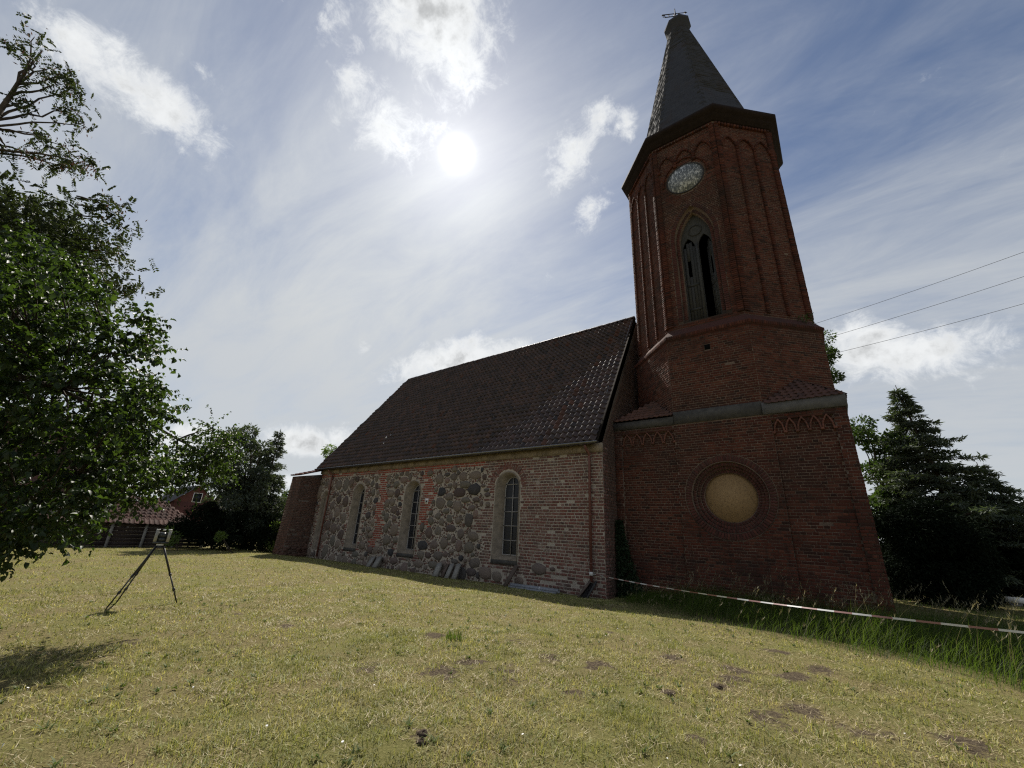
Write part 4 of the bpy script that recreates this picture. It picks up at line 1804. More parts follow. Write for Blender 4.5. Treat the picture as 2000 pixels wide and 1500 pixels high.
# ---- octagon
def octagon_core():
    mb = MB()
    mb.rings([octo(AL, 5.15), octo(AL, 8.2)])
    mb.add(octo(AL, 8.2), [tuple(range(8))])
    AU = 2.86
    up = octo(AU, 8.2)
    tp = octo(AU, 17.3)
    for k in range(8):
        k2 = (k + 1) % 8
        if k == 7:
            continue                                  # the front face has the sound opening
        mb.add([up[k], up[k2], tp[k2], tp[k]], [(0, 1, 2, 3)])
    fr = face_frame(0, AU)
    hwid = AU * T8
    plate_with_hole(mb, fr, (-hwid, hwid, 8.2, 14.2), BELF)
    mb.add([fr.p(-hwid, 14.2), fr.p(hwid, 14.2), fr.p(hwid, 17.3), fr.p(-hwid, 17.3)], [(0, 1, 2, 3)])
    in1 = [(u * .80, 8.86 + (v - 8.8) * .945) for u, v in BELF]
    in2 = [(u * .70, 8.90 + (v - 8.8) * .92) for u, v in BELF]
    mb.rings([[fr.p(u, v, 0) for u, v in BELF], [fr.p(u, v, -.11) for u, v in BELF], [fr.p(u, v, -.11) for u, v in in1], [fr.p(u, v, -.5) for u, v in in1]])
    return mb.build('octagon', 'tower_mortar', church), in1


BELF = arch_outline(0, .68, 8.80, 12.25, 13.62)
AU = 2.86
octg, BELF_IN = octagon_core()
for k in (-2, -1, 0, 1, 2):
    fr = face_frame(k, AL)
    w = AL * T8
    hole = (lambda v: [(-.09, .09)] if 7.56 < v < 7.76 else []) if k == 0 else None
    course_bricks(fr, octg, 'tower_brick', 5.45, 8.2, lambda v, w=w: (-w, w), hole, proud=.007, drop=.002, **KW)
    fr = face_frame(k, AU)
    w = AU * T8

    def bh(v):
        s = outline_span(BELF, v)
        out = []
        if s:
            out.append((s[0] - .16, s[1] + .16))
        d = .74 ** 2 - (v - 15.02) ** 2
        if d > 0:
            out.append((-.05 - math.sqrt(d), -.05 + math.sqrt(d)))
        return out
    course_bricks(fr, octg, 'tower_brick', 8.62, 17.15, lambda v, w=w: (-w, w), bh if k == 0 else None, proud=.007, drop=.0015, **KW)
    # corner lesenes and, on the blind faces, thin ribs ending in pointed arches
    ribs = [-w + .09, w - .09] if k == 0 else [-w + .09, -.36, .36, w - .09]
    wd = {0: .18}
    for j, u0 in enumerate(ribs):
        edge = abs(u0) > .8
        v = 8.75
        while v < (17.1 if edge else 15.85):
            BR.put(fr.mat(u0, v, .03, .175 if edge else .105, .066, .032 if edge else .034), octg, 'tower_brick', fr.N)
            v += .0775
    edges = [-w + .18, -.36, .36, w - .18]
    for i in range(3):
        a, b = edges[i], edges[i + 1]
        c, hw = (a + b) / 2, (b - a) / 2
        po = arch_outline(c, hw * .86, 15.2, 15.85, 16.42, 8)
        arch_ring(fr, octg, 'tower_brick', po, .075, .03, .045, .066, 15.86)
        if k == 0:
            BR.put(fr.mat(a, 15.78, .03, .13, .13, .05), octg, 'tower_brick', fr.N)
    # dentil course under the cornice
    u = -w + .03
    while u < w:
        BR.put(fr.mat(u + .05, 17.08, .04, .085, .11, .05), octg, 'tower_brick', fr.N)
        u += .13
fr0 = face_frame(0, AU)
arch_ring(fr0, octg, 'ring_brick', BELF, .15, .004, .014, .078, 8.85)
arch_ring(fr0, octg, 'ring_brick', BELF_IN, .11, -.11, .012, .078, 8.95)
arch_ring(fr0, octg, 'tower_brick', arch_outline(-.05, .80, 14.5, 15.0, 16.0), .06, .02, .035, .07, 14.95)

hb = MB()
f5 = face_frame(0, AL)
f5.box(hb, -.085, .085, 7.57, 7.75, -.3, .002)
hb.build('putlog_hole', 'shade_black', octg)  # solid box level with the wall; its black colour paints the hole's shade

# string course: a sloped brick ledge
mb = MB()
mb.rings([octo(AL + .002, 8.14), octo(AL + .06, 8.18), octo(AL + .065, 8.30), octo(AL + .01, 8.36), octo(AU + .002, 8.60)])
sco = mb.build('string_course', 'ring_brick', church)
for k in (-2, -1, 0, 1, 2):
    fr = face_frame(k, AL + .065)
    w = (AL + .065) * T8
    u = -w
    while u < w - .02:
        BR.put(fr.mat(u + .036, 8.24, -.002, .062, .115, .008), sco, 'tower_brick', fr.N)
        u += .0745

# ---- belfry shutters
bw = MB()
n0 = -.30
NF = fr0
out1 = BELF_IN
bv0, bap = min(p[1] for p in out1), max(p[1] for p in out1)
bhw = max(p[0] for p in out1)
L1 = arch_outline(-bhw / 2 - .005, bhw / 2 - .055, bv0 + .05, 11.95, 12.42, 8)
L2 = arch_outline(bhw / 2 + .005, bhw / 2 - .055, bv0 + .05, 11.95, 12.42, 8)
# frame board pierced by two lights
plate_with_hole(bw, NF, (-bhw, 0, bv0, 12.5), L1, n0)
plate_with_hole(bw, NF, (0, bhw, bv0, 12.5), L2, n0)
top = [(u, v) for u, v in out1 if v > 12.5]
top = sorted(top, key=lambda p: -math.atan2(p[1] - 12.5, p[0]) * -1)
bw.add([NF.p(-bhw, 12.5, n0), NF.p(bhw, 12.5, n0)] + [NF.p(u, v, n0) for u, v in top], [tuple(range(len(top) + 2))])
for Lx in (L1, L2):
    bw.rings([[NF.p(u, v, n0) for u, v in Lx], [NF.p(u, v, n0 - .06) for u, v in Lx]])
NF.box(bw, -.04, .04, bv0, 12.1, n0 - .01, n0 + .05)
belf_o = bw.build('belfry_frame', 'grey_wood', church)
tr = MB()
rr = .24
tr.rings([[NF.p(rr * math.cos(t), 12.68 + rr * math.sin(t), n0 + .002) for t in np.linspace(0, 2 * math.pi, 25)[:-1]], [NF.p(rr * math.cos(t), 12.68 + rr * math.sin(t), n0 + .03) for t in np.linspace(0, 2 * math.pi, 25)[:-1]], [NF.p(rr * .86 * math.cos(t), 12.68 + rr * .86 * math.sin(t), n0 + .03) for t in np.linspace(0, 2 * math.pi, 25)[:-1]]])
tr.build('roundel', 'grey_wood', belf_o)
iv = MB()                                            # bell chamber behind, its darkness put into the surface colour
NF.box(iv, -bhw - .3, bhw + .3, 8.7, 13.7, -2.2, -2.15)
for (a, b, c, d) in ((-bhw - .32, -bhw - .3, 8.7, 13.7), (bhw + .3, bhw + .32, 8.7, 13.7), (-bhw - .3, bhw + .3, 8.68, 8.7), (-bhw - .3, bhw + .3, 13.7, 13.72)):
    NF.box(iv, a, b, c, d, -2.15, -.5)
iv.build('bell_chamber', 'shade_black', belf_o)


def shutter(cu, ang, slot):
    """planked leaf hinged at its outer edge; ang turns it inwards"""
    hw = bhw / 2 - .055
    hinge = cu - hw if cu < 0 else cu + hw
    d = 1 if cu < 0 else -1
    ca, sa = math.cos(ang), math.sin(ang)

    def P(s, v, n):
        return NF.p(hinge + d * (s * ca), v, n0 - .035 - s * sa + n)
    so = None
    npl = 4
    for i in range(npl):
        s0, s1 = 2 * hw * i / npl + .004, 2 * hw * (i + 1) / npl - .004
        topz = 11.95 + .40 * (1 - abs((s0 + s1) / 2 - hw) / hw)
        segs = [(bv0 + .06, topz)]
        if slot and i == 1:
            segs = [(bv0 + .06, 10.75), (11.45, topz)]
        for (a, b) in segs:
            mb = MB()
            vs = [P(s, v, n) for n in (-.022, 0) for v in (a, b) for s in (s0, s1)]
            mb.add(vs, [(0, 1, 3, 2), (4, 6, 7, 5), (0, 4, 5, 1), (2, 3, 7, 6), (0, 2, 6, 4), (1, 5, 7, 3)])
            o = mb.build('plank', 'grey_wood', belf_o)
    for v in (10.35, bv0 + .5):
        mb = MB()
        vs = [P(s, vv, n) for n in (.001, .02) for vv in (v, v + .09) for s in (.02, 2 * hw - .02)]
        mb.add(vs, [(0, 1, 3, 2), (4, 6, 7, 5), (0, 4, 5, 1), (2, 3, 7, 6), (0, 2, 6, 4), (1, 5, 7, 3)])
        mb.build('batten', 'grey_wood', belf_o)


shutter(-bhw / 2, 0.02, True)
shutter(bhw / 2, 1.0, True)

# ---- clock dial
ck = MB()
n = 48
cd = [(-.05 + .655 * math.cos(2 * math.pi * i / n), 15.02 + .655 * math.sin(2 * math.pi * i / n)) for i in range(n)]
ck.add([fr0.p(u, v, .02) for u, v in cd] + [fr0.p(u, v, -.05) for u, v in cd], [tuple(range(n)), *[(i, n + i, n + (i + 1) % n, (i + 1) % n) for i in range(n)]])
cko = ck.build('clock_dial', 'clock', church)
rm = MB()
sc_ = lambda k, nn: [fr0.p(-.05 + (u + .05) * k, 15.02 + (v - 15.02) * k, nn) for u, v in cd]
rm.rings([sc_(1.06, -.02), sc_(1.06, .035), sc_(1.0, .035), sc_(1.0, .0)])
rm.build('dial_rim', 'iron', cko)

# ---- cornice and spire
mb = MB()
mb.rings([octo(a, z) for a, z in ((2.865, 17.22), (2.94, 17.22), (2.96, 17.34), (3.05, 17.38), (3.07, 17.50), (3.16, 17.54), (3.19, 17.62), (3.20, 17.64), (3.20, 17.73), (2.50, 17.95))])
mb.build('tower_cornice', 'dark_wood', church)
SB, ST, ZB, ZT = 2.52, .47, 17.88, 28.0
mb = MB()
mb.rings([octo(SB, ZB), octo(ST, ZT)])
spire = mb.build('spire', 'sheathing', church)
for k in (-2, -1, 0, 1, 2, 3):
    for (a0, z0, a1, z1) in ((SB, ZB, ST, ZT),):
        t = math.radians(-90 + 45 * k)
        nh = np.array([math.cos(t), math.sin(t), 0])
        O = np.array([CX, CY, z0]) + nh * a0
        V = np.array([0, 0, z1 - z0]) + nh * (a1 - a0)
        ln = np.linalg.norm(V)
        fr = Frame(O, (-math.sin(t), math.cos(t), 0), V / ln)
        nr = max(3, int(ln / .19))
        for r in range(nr):
            f = (r + .5) / nr
            hw = (a0 + (a1 - a0) * f) * T8
            u = -hw - (r % 2) * .13
            while u < hw:
                x0, x1 = max(-hw, u), min(hw, u + .255)
                u += .26
                if x1 - x0 < .03:
                    continue
                SLATE.put(fr.mat((x0 + x1) / 2, r * ln / nr + .115, .003, x1 - x0,   .25, .0025), spire, 'slate', fr.N)
    # hip strips of narrow slates
    t = math.radians(-90 + 22.5 + 45 * k)
mb = MB()
mb.rings([octo(.475, 27.85), octo(.50, 28.05), octo(.62, 28.30), octo(.64, 28.34), octo(.64, 28.48), octo(.05, 28.62)])
mb.build('spire_cap', 'slate', church)

vn = thing('weather_vane', 'iron banner weather vane on its pole at the tip of the spire', 'weather vane', (CX, CY, 28.78))
mb = MB()
mb.tube([(CX, CY, 28.55), (CX, CY, 29.2), (CX, CY, 30.2)], [.06, .045, .02], 8)
mb.build('pole', 'iron', vn)
mb = MB()
vd = np.array([-.86, -.5, 0.0])
vd /= np.linalg.norm(vd)
for (s0, s1, z0, z1) in ((.05, .72, 29.74, 29.79), (.05, .60, 29.50, 29.55), (.05, .10, 29.52, 29.77), (.34, .38, 29.53, 29.76), (.56, .75, 29.68, 29.73), (.55, .70, 29.56, 29.60)):
    c = np.array([CX, CY, (z0 + z1) / 2]) + vd * (s0 + s1) / 2
    mb.box(c, vd * (s1 - s0) / 2, (0, 0, (z1 - z0) / 2), np.cross(vd, (0, 0, 1)) * .012)
mb.build('banner', 'iron', vn)
mb = MB()
mb.tube([np.array([CX, CY, 29.765]), np.array([CX, CY, 29.765]) - vd * .50], .02, 6)
mb.tube([np.array([CX, CY, 29.765]) - vd * .50, np.array([CX, CY, 29.765]) - vd * .66], [.06, .002], 6)
mb.build('arrow', 'iron', vn)

# ------------------------------------------------------------------ trees and plants


def in_poly(x, y, poly):
    c = False
    n = len(poly)
    for i in range(n):
        (x0, y0), (x1, y1) = poly[i], poly[(i + 1) % n]
        if (y0 > y) != (y1 > y) and x < x0 + (x1 - x0) * (y - y0) / (y1 - y0):
            c = not c
    return c


def sample_poly(poly, n, r):
    xs = [p[0] for p in poly]
    ys = [p[1] for p in poly]
    out = []
    while len(out) < n:
        x, y = r.uniform(min(xs), max(xs)), r.uniform(min(ys), max(ys))
        if in_poly(x, y, poly):
            out.append((x, y))
    return out


def unit(v):
    v = np.asarray(v, float)
    return v / (np.linalg.norm(v) + 1e-9)


def leaf_np(P, D, Lr, Wr, seed=0, fold=.2):
    """many small leaves: base, two shoulders, tip"""
    r = np.random.default_rng(seed)
    n = len(P)
    D = D / (np.linalg.norm(D, axis=1, keepdims=True) + 1e-9)
    q = r.normal(size=(n, 3))
    S = np.cross(D, q)
    S /= (np.linalg.norm(S, axis=1, keepdims=True) + 1e-9)
    Nn = np.cross(S, D)
    Lr = np.broadcast_to(np.asarray(Lr, float), (n,))[:, None]
    Wr = np.broadcast_to(np.asarray(Wr, float), (n,))[:, None]
    v = np.stack([P, P + D * Lr * .45 - S * Wr / 2 + Nn * Wr * fold, P + D * Lr, P + D * Lr * .45 + S * Wr / 2 + Nn * Wr * fold], 1)
    k = np.arange(n)[:, None] * 4
    l = (np.array([0, 1, 2, 0, 2, 3])[None, :] + k).ravel()
    t = np.full(2 * n, 3)
    return v.reshape(-1, 3), l, t, np.repeat(r.random(n), 4)


def clump_leaves(clumps, per, L, W, seed, droop=-.3, shell=.55):
    """clumps: (centre, (rx, ry, rz)); leaves spread through the clump, denser towards its skin, facing out"""
    r = np.random.default_rng(seed)
    parts = []
    for (c, rad) in clumps:
        n = max(4, int(per * r.uniform(.7, 1.3)))
        d = r.normal(size=(n, 3))
        d /= np.linalg.norm(d, axis=1, keepdims=True)
        rr = shell + (1 - shell) * r.random(n) ** .6
        rr *= r.uniform(.75, 1.12, n)
        P = np.asarray(c) + d * rr[:, None] * np.asarray(rad)
        D = d * .8 + r.normal(size=(n, 3)) * .6 + np.array([0, 0, droop])
        v, l, t, a = leaf_np(P, D, L * r.uniform(.6, 1.35, n), W * r.uniform(.6, 1.3, n), int(r.integers(1e9)))
        parts.append((v, l, t, np.mod(a * .6 + r.random() * .4, 1)))
    return join_np(parts)


def crown_obj(parts, mat, parent, name='crown'):
    v, l, t, a = parts
    o = link(name, raw_mesh(name, v, l, t, a), mat, parent)
    o['kind'] = 'stuff'
    return o


def bent(p0, p1, k=6, sag=.1, wob=.06, r=random):
    p0, p1 = np.asarray(p0, float), np.asarray(p1, float)
    L = np.linalg.norm(p1 - p0)
    out = []
    for i in range(k + 1):
        t = i / k
        w = math.sin(math.pi * t)
        out.append(p0 + (p1 - p0) * t + np.array([r.uniform(-wob, wob) * L * w, r.uniform(-wob, wob) * L * w, sag * L * w + r.uniform(-wob, wob) * L * w * .5]))
    return out


def foreground_tree():
    r = random.Random(5)
    base = (-7.3, -2.1, float(gz(-7.3, -2.1)) - .05)
    tree = thing('broadleaf_tree', 'dense green broadleaf tree hanging into the lawn, nearest tree on the left', 'tree', base)
    tb = MB()
    top = np.array([-7.0, -1.3, 3.4])
    tb.tube([base, (-7.25, -2.0, 1.0), (-7.1, -1.7, 2.2), tuple(top), (-6.9, -1.0, 4.6)], [.17, .14, .12, .09, .04], 10)
    main = [(-90, 475), (60, 470), (135, 512), (190, 575), (220, 632), (298, 632), (316, 690), (302, 740), (316, 800), (302, 845), (268, 880), (290, 905), (265, 940), (200, 950), (188, 1005), (115, 1042), (50, 1045), (0, 1075), (-90, 1090)]
    clusters = [(x, y, r.uniform(4.6, 7.4)) for x, y in sample_poly(main, 460, r)]
    # the outline itself gets twigs so that its edge is leafy and uneven
    for (x, y) in main[1:-1]:
        clusters += [(x - r.uniform(0, 22), y + r.uniform(-14, 14), r.uniform(5.0, 6.4)) for _ in range(2)]
    arm = [(318, 925), (345, 880), (390, 838), (420, 828), (462, 855), (472, 890), (440, 930), (395, 955), (350, 970), (300, 955)]
    clusters += [(x, y, r.uniform(8.0, 9.2)) for x, y in sample_poly(arm, 78, r)]
    clusters += [(x, y, r.uniform(6.4, 8.2)) for x, y in sample_poly([(190, 900), (300, 870), (335, 900), (330, 945), (290, 975), (225, 985), (195, 1030), (150, 1045)], 52, r)]
    clusters += [(300 + r.uniform(-40, 40), 930 + r.uniform(-30, 30), r.uniform(7, 8.3)) for _ in range(10)]
    limbs = []
    for (px, py, d) in ((60, 560, 6.2), (200, 660, 5.8), (290, 700, 5.8), (120, 760, 5.6), (260, 820, 6), (150, 930, 5.6), (40, 1010, 5.4), (300, 930, 7.4), (410, 890, 8.6), (-40, 700, 6)):
        q = at_dist(px, py, d)
        st = top + np.array([0, 0, r.uniform(-1.4, .6)])
        pts = bent(st, q, 7, .10, .03, r)
        tb.tube(pts, list(np.linspace(.05, .009, 8)), 6)
        limbs += pts[2:]
    limbs = np.array(limbs)
    for (px, py, d) in clusters:
        c = at_dist(px, py, d)
        j = limbs[np.argmin(np.linalg.norm(limbs - c, axis=1))]
        if r.random() < .55:
            tb.tube(bent(j, c, 3, .05, .05, r), [.011, .008, .006, .004], 5)
        for tw in range(5):
            dirv = unit([r.gauss(0, 1), r.gauss(0, 1), r.gauss(.1, .7)])
            Lt = r.uniform(.16, .34) * d / 6
            nl = r.randint(10, 15)
            for i in range(nl):
                f = (i + .5) / nl
                P = c + dirv * Lt * f + np.array([0, 0, -.12 * Lt * f * f])
                ld = unit(dirv * .35 + np.array([r.gauss(0, .7), r.gauss(0, .7), r.gauss(-.45, .35)]))
                ref = unit([r.gauss(0, .45), r.gauss(0, .45), 1])
                s = np.cross(ref, ld)
                s = unit(s)
                nn = np.cross(ld, s)
                ln = r.uniform(.026, .066)
                m = np.eye(4)
                m[:3, 0], m[:3, 1], m[:3, 2], m[:3, 3] = ld * ln, s * ln * .85, nn * ln, P
                LEAF.put(m, tree, 'leaf')
    tb.build('trunk', 'bark', tree, True)


foreground_tree()


def locust_tree():
    r = random.Random(9)
    base = (-13.2, -4.5, float(gz(-13.2, -4.5)) - .05)
    tree = thing('locust_tree', 'tall sparse locust tree with dark feathery leaves and brown pods above the left edge', 'tree', base)
    tb = MB()
    fork = at_dist(-160, 420, 12.5)
    tb.tube([base, (-13.1, -4.4, 2.5), tuple(fork)], [.26, .22, .17], 10)
    tips = []
    A = at_dist(-30, 262, 12)
    B = at_dist(82, 100, 12)
    tb.tube(bent(fork, A, 5, .05, .02, r), list(np.linspace(.11, .055, 6)), 8)
    mainb = bent(A, B, 7, .01, .015, r)
    tb.tube(mainb, list(np.linspace(.055, .014, 8)), 8)
    ends = [(35, 90), (80, 72), (120, 130), (150, 150), (175, 180), (185, 240), (140, 165), (60, 200), (155, 330), (195, 322), (110, 312), (140, 285), (90, 262), (165, 215), (75, 140), (20, 290)]
    cl, pods = [], []
    for (x, y) in ends:
        st = mainb[r.randint(0, 6)] if y < 240 else A + (r.uniform(-.2, .2), r.uniform(-.2, .2), r.uniform(-.4, .2))
        q = at_dist(x * .92 - 6, y, r.uniform(11, 12.6))
        pts = bent(st, q, 6, .04, .05, r)
        tb.tube(pts, list(np.linspace(.028, .006, 7)), 5)
        tips += [pts[5], pts[6], pts[6]]
    for (x, y) in ((180, 320), (172, 330), (150, 312), (60, 300), (130, 318)):
        pods.append(at_dist(x, y, 11.6))
    # lower, denser part of the crown, behind the near tree
    low = [(-80, 375), (30, 380), (90, 398), (155, 420), (175, 450), (185, 500), (215, 560), (160, 620), (-80, 640)]
    dense = [at_dist(x, y, r.uniform(10.5, 13)) for x, y in sample_poly(low, 120, r)]
    for q in dense[::3]:
        tb.tube(bent(fork, q, 5, .03, .05, r), list(np.linspace(.03, .006, 6)), 5)
    for (x, y) in ((245, 402), (238, 435), (225, 415), (262, 562), (235, 555), (205, 480), (228, 500), (195, 398)):
        q = at_dist(x, y, 10.5)
        tb.tube(bent(at_dist(150, y - 15, 11), q, 5, .03, .04, r), list(np.linspace(.016, .005, 6)), 5)
        tips += [q, q + (.1, 0, -.1)]
    g = np.random.default_rng(3)
    P, D, Ls = [], [], []
    for q, nfr in [(t, 5) for t in tips] + [(t, 17) for t in dense]:
        for _ in range(nfr):                                  # pinnate fronds
            d = unit(g.normal(size=3) + np.array([0, 0, -.25]))
            o = q + g.normal(size=3) * (.12 if nfr < 8 else .30)
            side = unit(np.cross(d, g.normal(size=3)))
            ln = g.uniform(.16, .30)
            for k in range(8):
                f = .15 + .85 * k / 7
                for s in (-1, 1):
                    P.append(o + d * ln * f + np.array([0, 0, -.25 * ln * f * f]))
                    D.append(side * s + d * .5)
                    Ls.append(.066 if nfr < 8 else .075)
    P, D = np.array(P), np.array(D)
    crown_obj(leaf_np(P, D, np.array(Ls) * g.uniform(.7, 1.3, len(P)), .036 * g.uniform(.8, 1.3, len(P)), 4), 'locust', tree)
    PP = np.concatenate([np.asarray(p) + g.normal(size=(46, 3)) * .10 for p in pods] + [np.asarray(t) + g.normal(size=(5, 3)) * .12 for t in tips])
    crown_obj(leaf_np(PP, g.normal(size=(len(PP), 3)) * .5 + np.array([0, 0, -1.0]), .08, .022, 5), 'pod', tree, 'seed_pods')
    tb.build('trunk', 'bark', tree, True)


locust_tree()


def conifer(name, label, x, y, h, rad, mat, seed, whorls=24, per=9, droop=.22, spray=.30, top=.12, dens=1.0, shape=1.0, lean=0.0):
    r = np.random.default_rng(seed)
    z0 = float(gz(x, y)) - .05
    tree = thing(name, label, 'tree', (x, y, z0))
    tb = MB()
    tb.tube([(x, y, z0), (x, y, z0 + h * .5), (x + lean, y, z0 + h)], [.035 * h * .6, .018 * h * .6, .012], 8)
    P, D, Ls = [], [], []
    for w in range(whorls):
        t = (w + r.uniform(-.3, .3)) / whorls
        zz = z0 + h * (.05 + .93 * t)
        for b in range(per):
            t = min(.99, max(0, (w + r.uniform(-1.2, 1.2)) / whorls))
            zz = z0 + h * (.05 + .93 * t)
            R0 = rad * (max(.02, 1 - t) ** shape) * r.choice([.45, .7, .8, .9, 1.0, 1.35]) + .05 * rad * top
            az = r.uniform(0, 2 * math.pi)
            Rb = R0 * r.uniform(.65, 1.15)
            dirh = np.array([math.cos(az), math.sin(az), 0])
            a = np.array([x + lean * t, y, zz])
            e = a + dirh * Rb + np.array([0, 0, -droop * Rb + .12 * Rb])
            m = a + dirh * Rb * .5 + np.array([0, 0, -droop * Rb * .75])
            if r.random() < .5:
                tb.tube([a, m, e], [.02 * max(.3, Rb), .012 * max(.3, Rb), .004], 4, False)
            ns = max(3, int(Rb / .12 * dens))
            for i in range(ns):
                f = .2 + .8 * (i + r.random()) / ns
                c = (a * (1 - f) ** 2 + 2 * m * f * (1 - f) + e * f * f)
                side = np.cross(dirh, (0, 0, 1))
                wdt = spray * (1.15 - f * .7)
                for s in (-1, 1, 0):
                    for q in range(4):
                        g = (q + r.random()) / 4
                        dv = side * s * .9 + dirh * .55 + np.array([0, 0, -.18])
                        P.append(c + dv * wdt * g * .7 + r.normal(size=3) * .025)
                        D.append(dv + r.normal(size=3) * .45)
                        Ls.append(spray * .48)
    P, D, Ls = np.array(P), np.array(D), np.array(Ls)
    crown_obj(leaf_np(P, D, Ls * r.uniform(.6, 1.3, len(P)), Ls * .26 * r.uniform(.7, 1.4, len(P)), seed + 1), mat, tree)
    tb.build('trunk', 'bark', tree, True)
    return tree


def bush(name, label, cat, clumps, per, L, W, mat, seed, base, stems=5, height=1.0, group=None, droop=-.1):
    o = thing(name, label, cat, (base[0], base[1], float(gz(base[0], base[1])) - .03), group)
    crown_obj(clump_leaves(clumps, per, L, W, seed, droop), mat, o)
    tb = MB()
    rr = random.Random(seed)
    b = np.array([base[0], base[1], float(gz(base[0], base[1])) - .03])
    for i in range(stems):
        c = np.asarray(clumps[rr.randrange(len(clumps))][0])
        tb.tube(bent(b + (rr.uniform(-.08, .08), rr.uniform(-.08, .08), 0), c, 4, .02, .05, rr), list(np.linspace(.02 * height + .01, .006, 5)), 6)
    tb.build('trunk' if cat == 'tree' else 'stem', 'bark', o, True)
    return o


# right of the tower
conifer('spruce_tree', 'tall grey-green spruce standing right of the tower', 3.7, 25.2, 9.0, 4.0, 'needle', 31, 22, 16, .34, .42, dens=1.15, shape=1.05, lean=-.5)
conifer('spruce_tree', 'lower dark spruce reaching to the right picture edge beside the tall spruce', 5.0, 25.4, 5.3, 2.6, 'needle', 37, 15, 16, .32, .40, dens=1.2, shape=.7)


def tree_from_clumps(name, label, base, clumps, per, L, W, mat, seed, tr=.12, group=None):
    o = thing(name, label, 'tree', (base[0], base[1], float(gz(base[0], base[1])) - .05), group)
    crown_obj(clump_leaves(clumps, per, L, W, seed), mat, o)
    tb = MB()
    rr = random.Random(seed)
    b = np.array([base[0], base[1], float(gz(base[0], base[1])) - .05])
    cen = np.mean([c for c, _ in clumps], axis=0)
    zs = [c[2] for c, _ in clumps]
    fork = np.array([b[0] * .6 + cen[0] * .4, b[1] * .6 + cen[1] * .4, max(b[2] + .8, min(zs) + .25 * (max(zs) - min(zs)))])
    tb.tube([b, (b + fork) / 2 + (.05, 0, 0), fork], [tr, tr * .8, tr * .65], 9)
    for c, _ in clumps:
        tb.tube(bent(fork, c, 5, .05, .05, rr), list(np.linspace(tr * .4, .012, 6)), 6)
    tb.build('trunk', 'bark', o, True)
    return o


rr = random.Random(21)


def px_clumps(poly, n, d0, d1, rad, seed, flat=.75):
    r = random.Random(seed)
    out = []
    for x, y in sample_poly(poly, n, r):
        k = r.uniform(.6, 1.25) * rad
        out.append((at_dist(x, y, r.uniform(d0, d1)), (k, k, k * flat)))
    return out


tree_from_clumps('broadleaf_tree', 'dark leafy tree close behind the right edge of the tower base', (1.9, 26.5), px_clumps([(1672, 850), (1690, 815), (1735, 820), (1760, 880), (1745, 960), (1765, 1020), (1700, 1060), (1690, 960)], 26, 25, 27.5, .55, 41), 300, .16, .10, 'leaf_far', 42)
bush('yew_bush', 'very dark dense yew bush beside the foot of the tower', 'bush', px_clumps([(1700, 1010), (1760, 1005), (1830, 990), (1905, 1040), (1935, 1120), (1915, 1165), (1860, 1172), (1740, 1165), (1722, 1090)], 80, 19.6, 22.2, .6, 43), 700, .13, .05, 'yew', 44, (2.2, 20.9), 8, 1.0, None, -.5)
bush('yew_bush', 'dark hedge-like yew at the right picture edge', 'bush', px_clumps([(1900, 1060), (2040, 1050), (2060, 1130), (1960, 1140), (1915, 1150)], 40, 24, 26.5, .6, 45), 500, .15, .06, 'yew', 46, (5.0, 25.5), 6)
tree_from_clumps('broadleaf_tree', 'leafy tree top peeping past the right flank of the tower', (1.0, 31.0), px_clumps([(1600, 655), (1622, 665), (1632, 690), (1650, 735), (1655, 755), (1630, 775), (1590, 790), (1560, 740)], 16, 29.5, 32, .5, 47), 200, .17, .10, 'leaf_far', 48, .16)
for (lab, poly, b, sd) in (('right-hand small tree top showing over the east end of the roof', [(660, 900), (664, 866), (682, 854), (698, 868), (695, 920), (662, 925)], (-37.5, 36), 51), ('left-hand small tree top showing over the east end of the roof', [(628, 915), (634, 888), (646, 876), (656, 892), (652, 925), (626, 930)], (-40, 34), 52)):
    d = math.hypot(*b)
    tree_from_clumps('broadleaf_tree', lab, b, px_clumps(poly, 9, d - 1, d + 1, .75, sd), 200, .26, .15, 'leaf_light', sd, .14)

# at the far end of the lawn
tree_from_clumps('broadleaf_tree', 'tall dark tree at the far end of the lawn left of the buttress', (-27.3, 10.9), px_clumps([(418, 890), (450, 850), (490, 838), (520, 842), (540, 880), (545, 950), (552, 1010), (540, 1050), (420, 1050), (405, 980)], 60, 27.5, 30.5, .62, 53), 330, .20, .085, 'needle', 54, .15)
conifer('conifer_tree', 'narrow dark conifer rising from the trees left of the buttress', -27.6, 11.35, 7.3, 1.9, 'needle', 55, 20, 13, .3, .36, shape=.75)
bush('evergreen_bush', 'rounded dark evergreen bush at the lawn end right of the boundary wall', 'bush', px_clumps([(352, 1020), (385, 985), (420, 985), (450, 1010), (470, 1060), (350, 1062)], 34, 27.0, 28.4, .45, 57), 330, .13, .06, 'yew', 58, (-26.4, 9.0), 6)
bush('evergreen_bush', 'dark evergreen bush below the tall trees left of the buttress', 'bush', px_clumps([(455, 1010), (510, 1000), (545, 1015), (550, 1062), (455, 1063)], 28, 27.5, 29.4, .45, 59), 330, .13, .06, 'yew', 60, (-26.2, 11.3), 6)
bush('flowering_bush', 'light green bush catching the sun beside the foot of the buttress', 'bush', px_clumps([(515, 1040), (530, 1028), (560, 1020), (572, 1045), (562, 1064), (520, 1064)], 12, 27.6, 28.6, .32, 61), 130, .15, .10, 'leaf_light', 62, (-25.0, 12.6), 5)
bush('leafy_bush', 'mid green bush growing behind the buttress', 'bush', px_clumps([(545, 1000), (560, 965), (590, 960), (600, 1000), (590, 1050), (550, 1050)], 20, 31, 33, .55, 63), 200, .18, .11, 'leaf_far', 64, (-28.2, 14.8), 5)
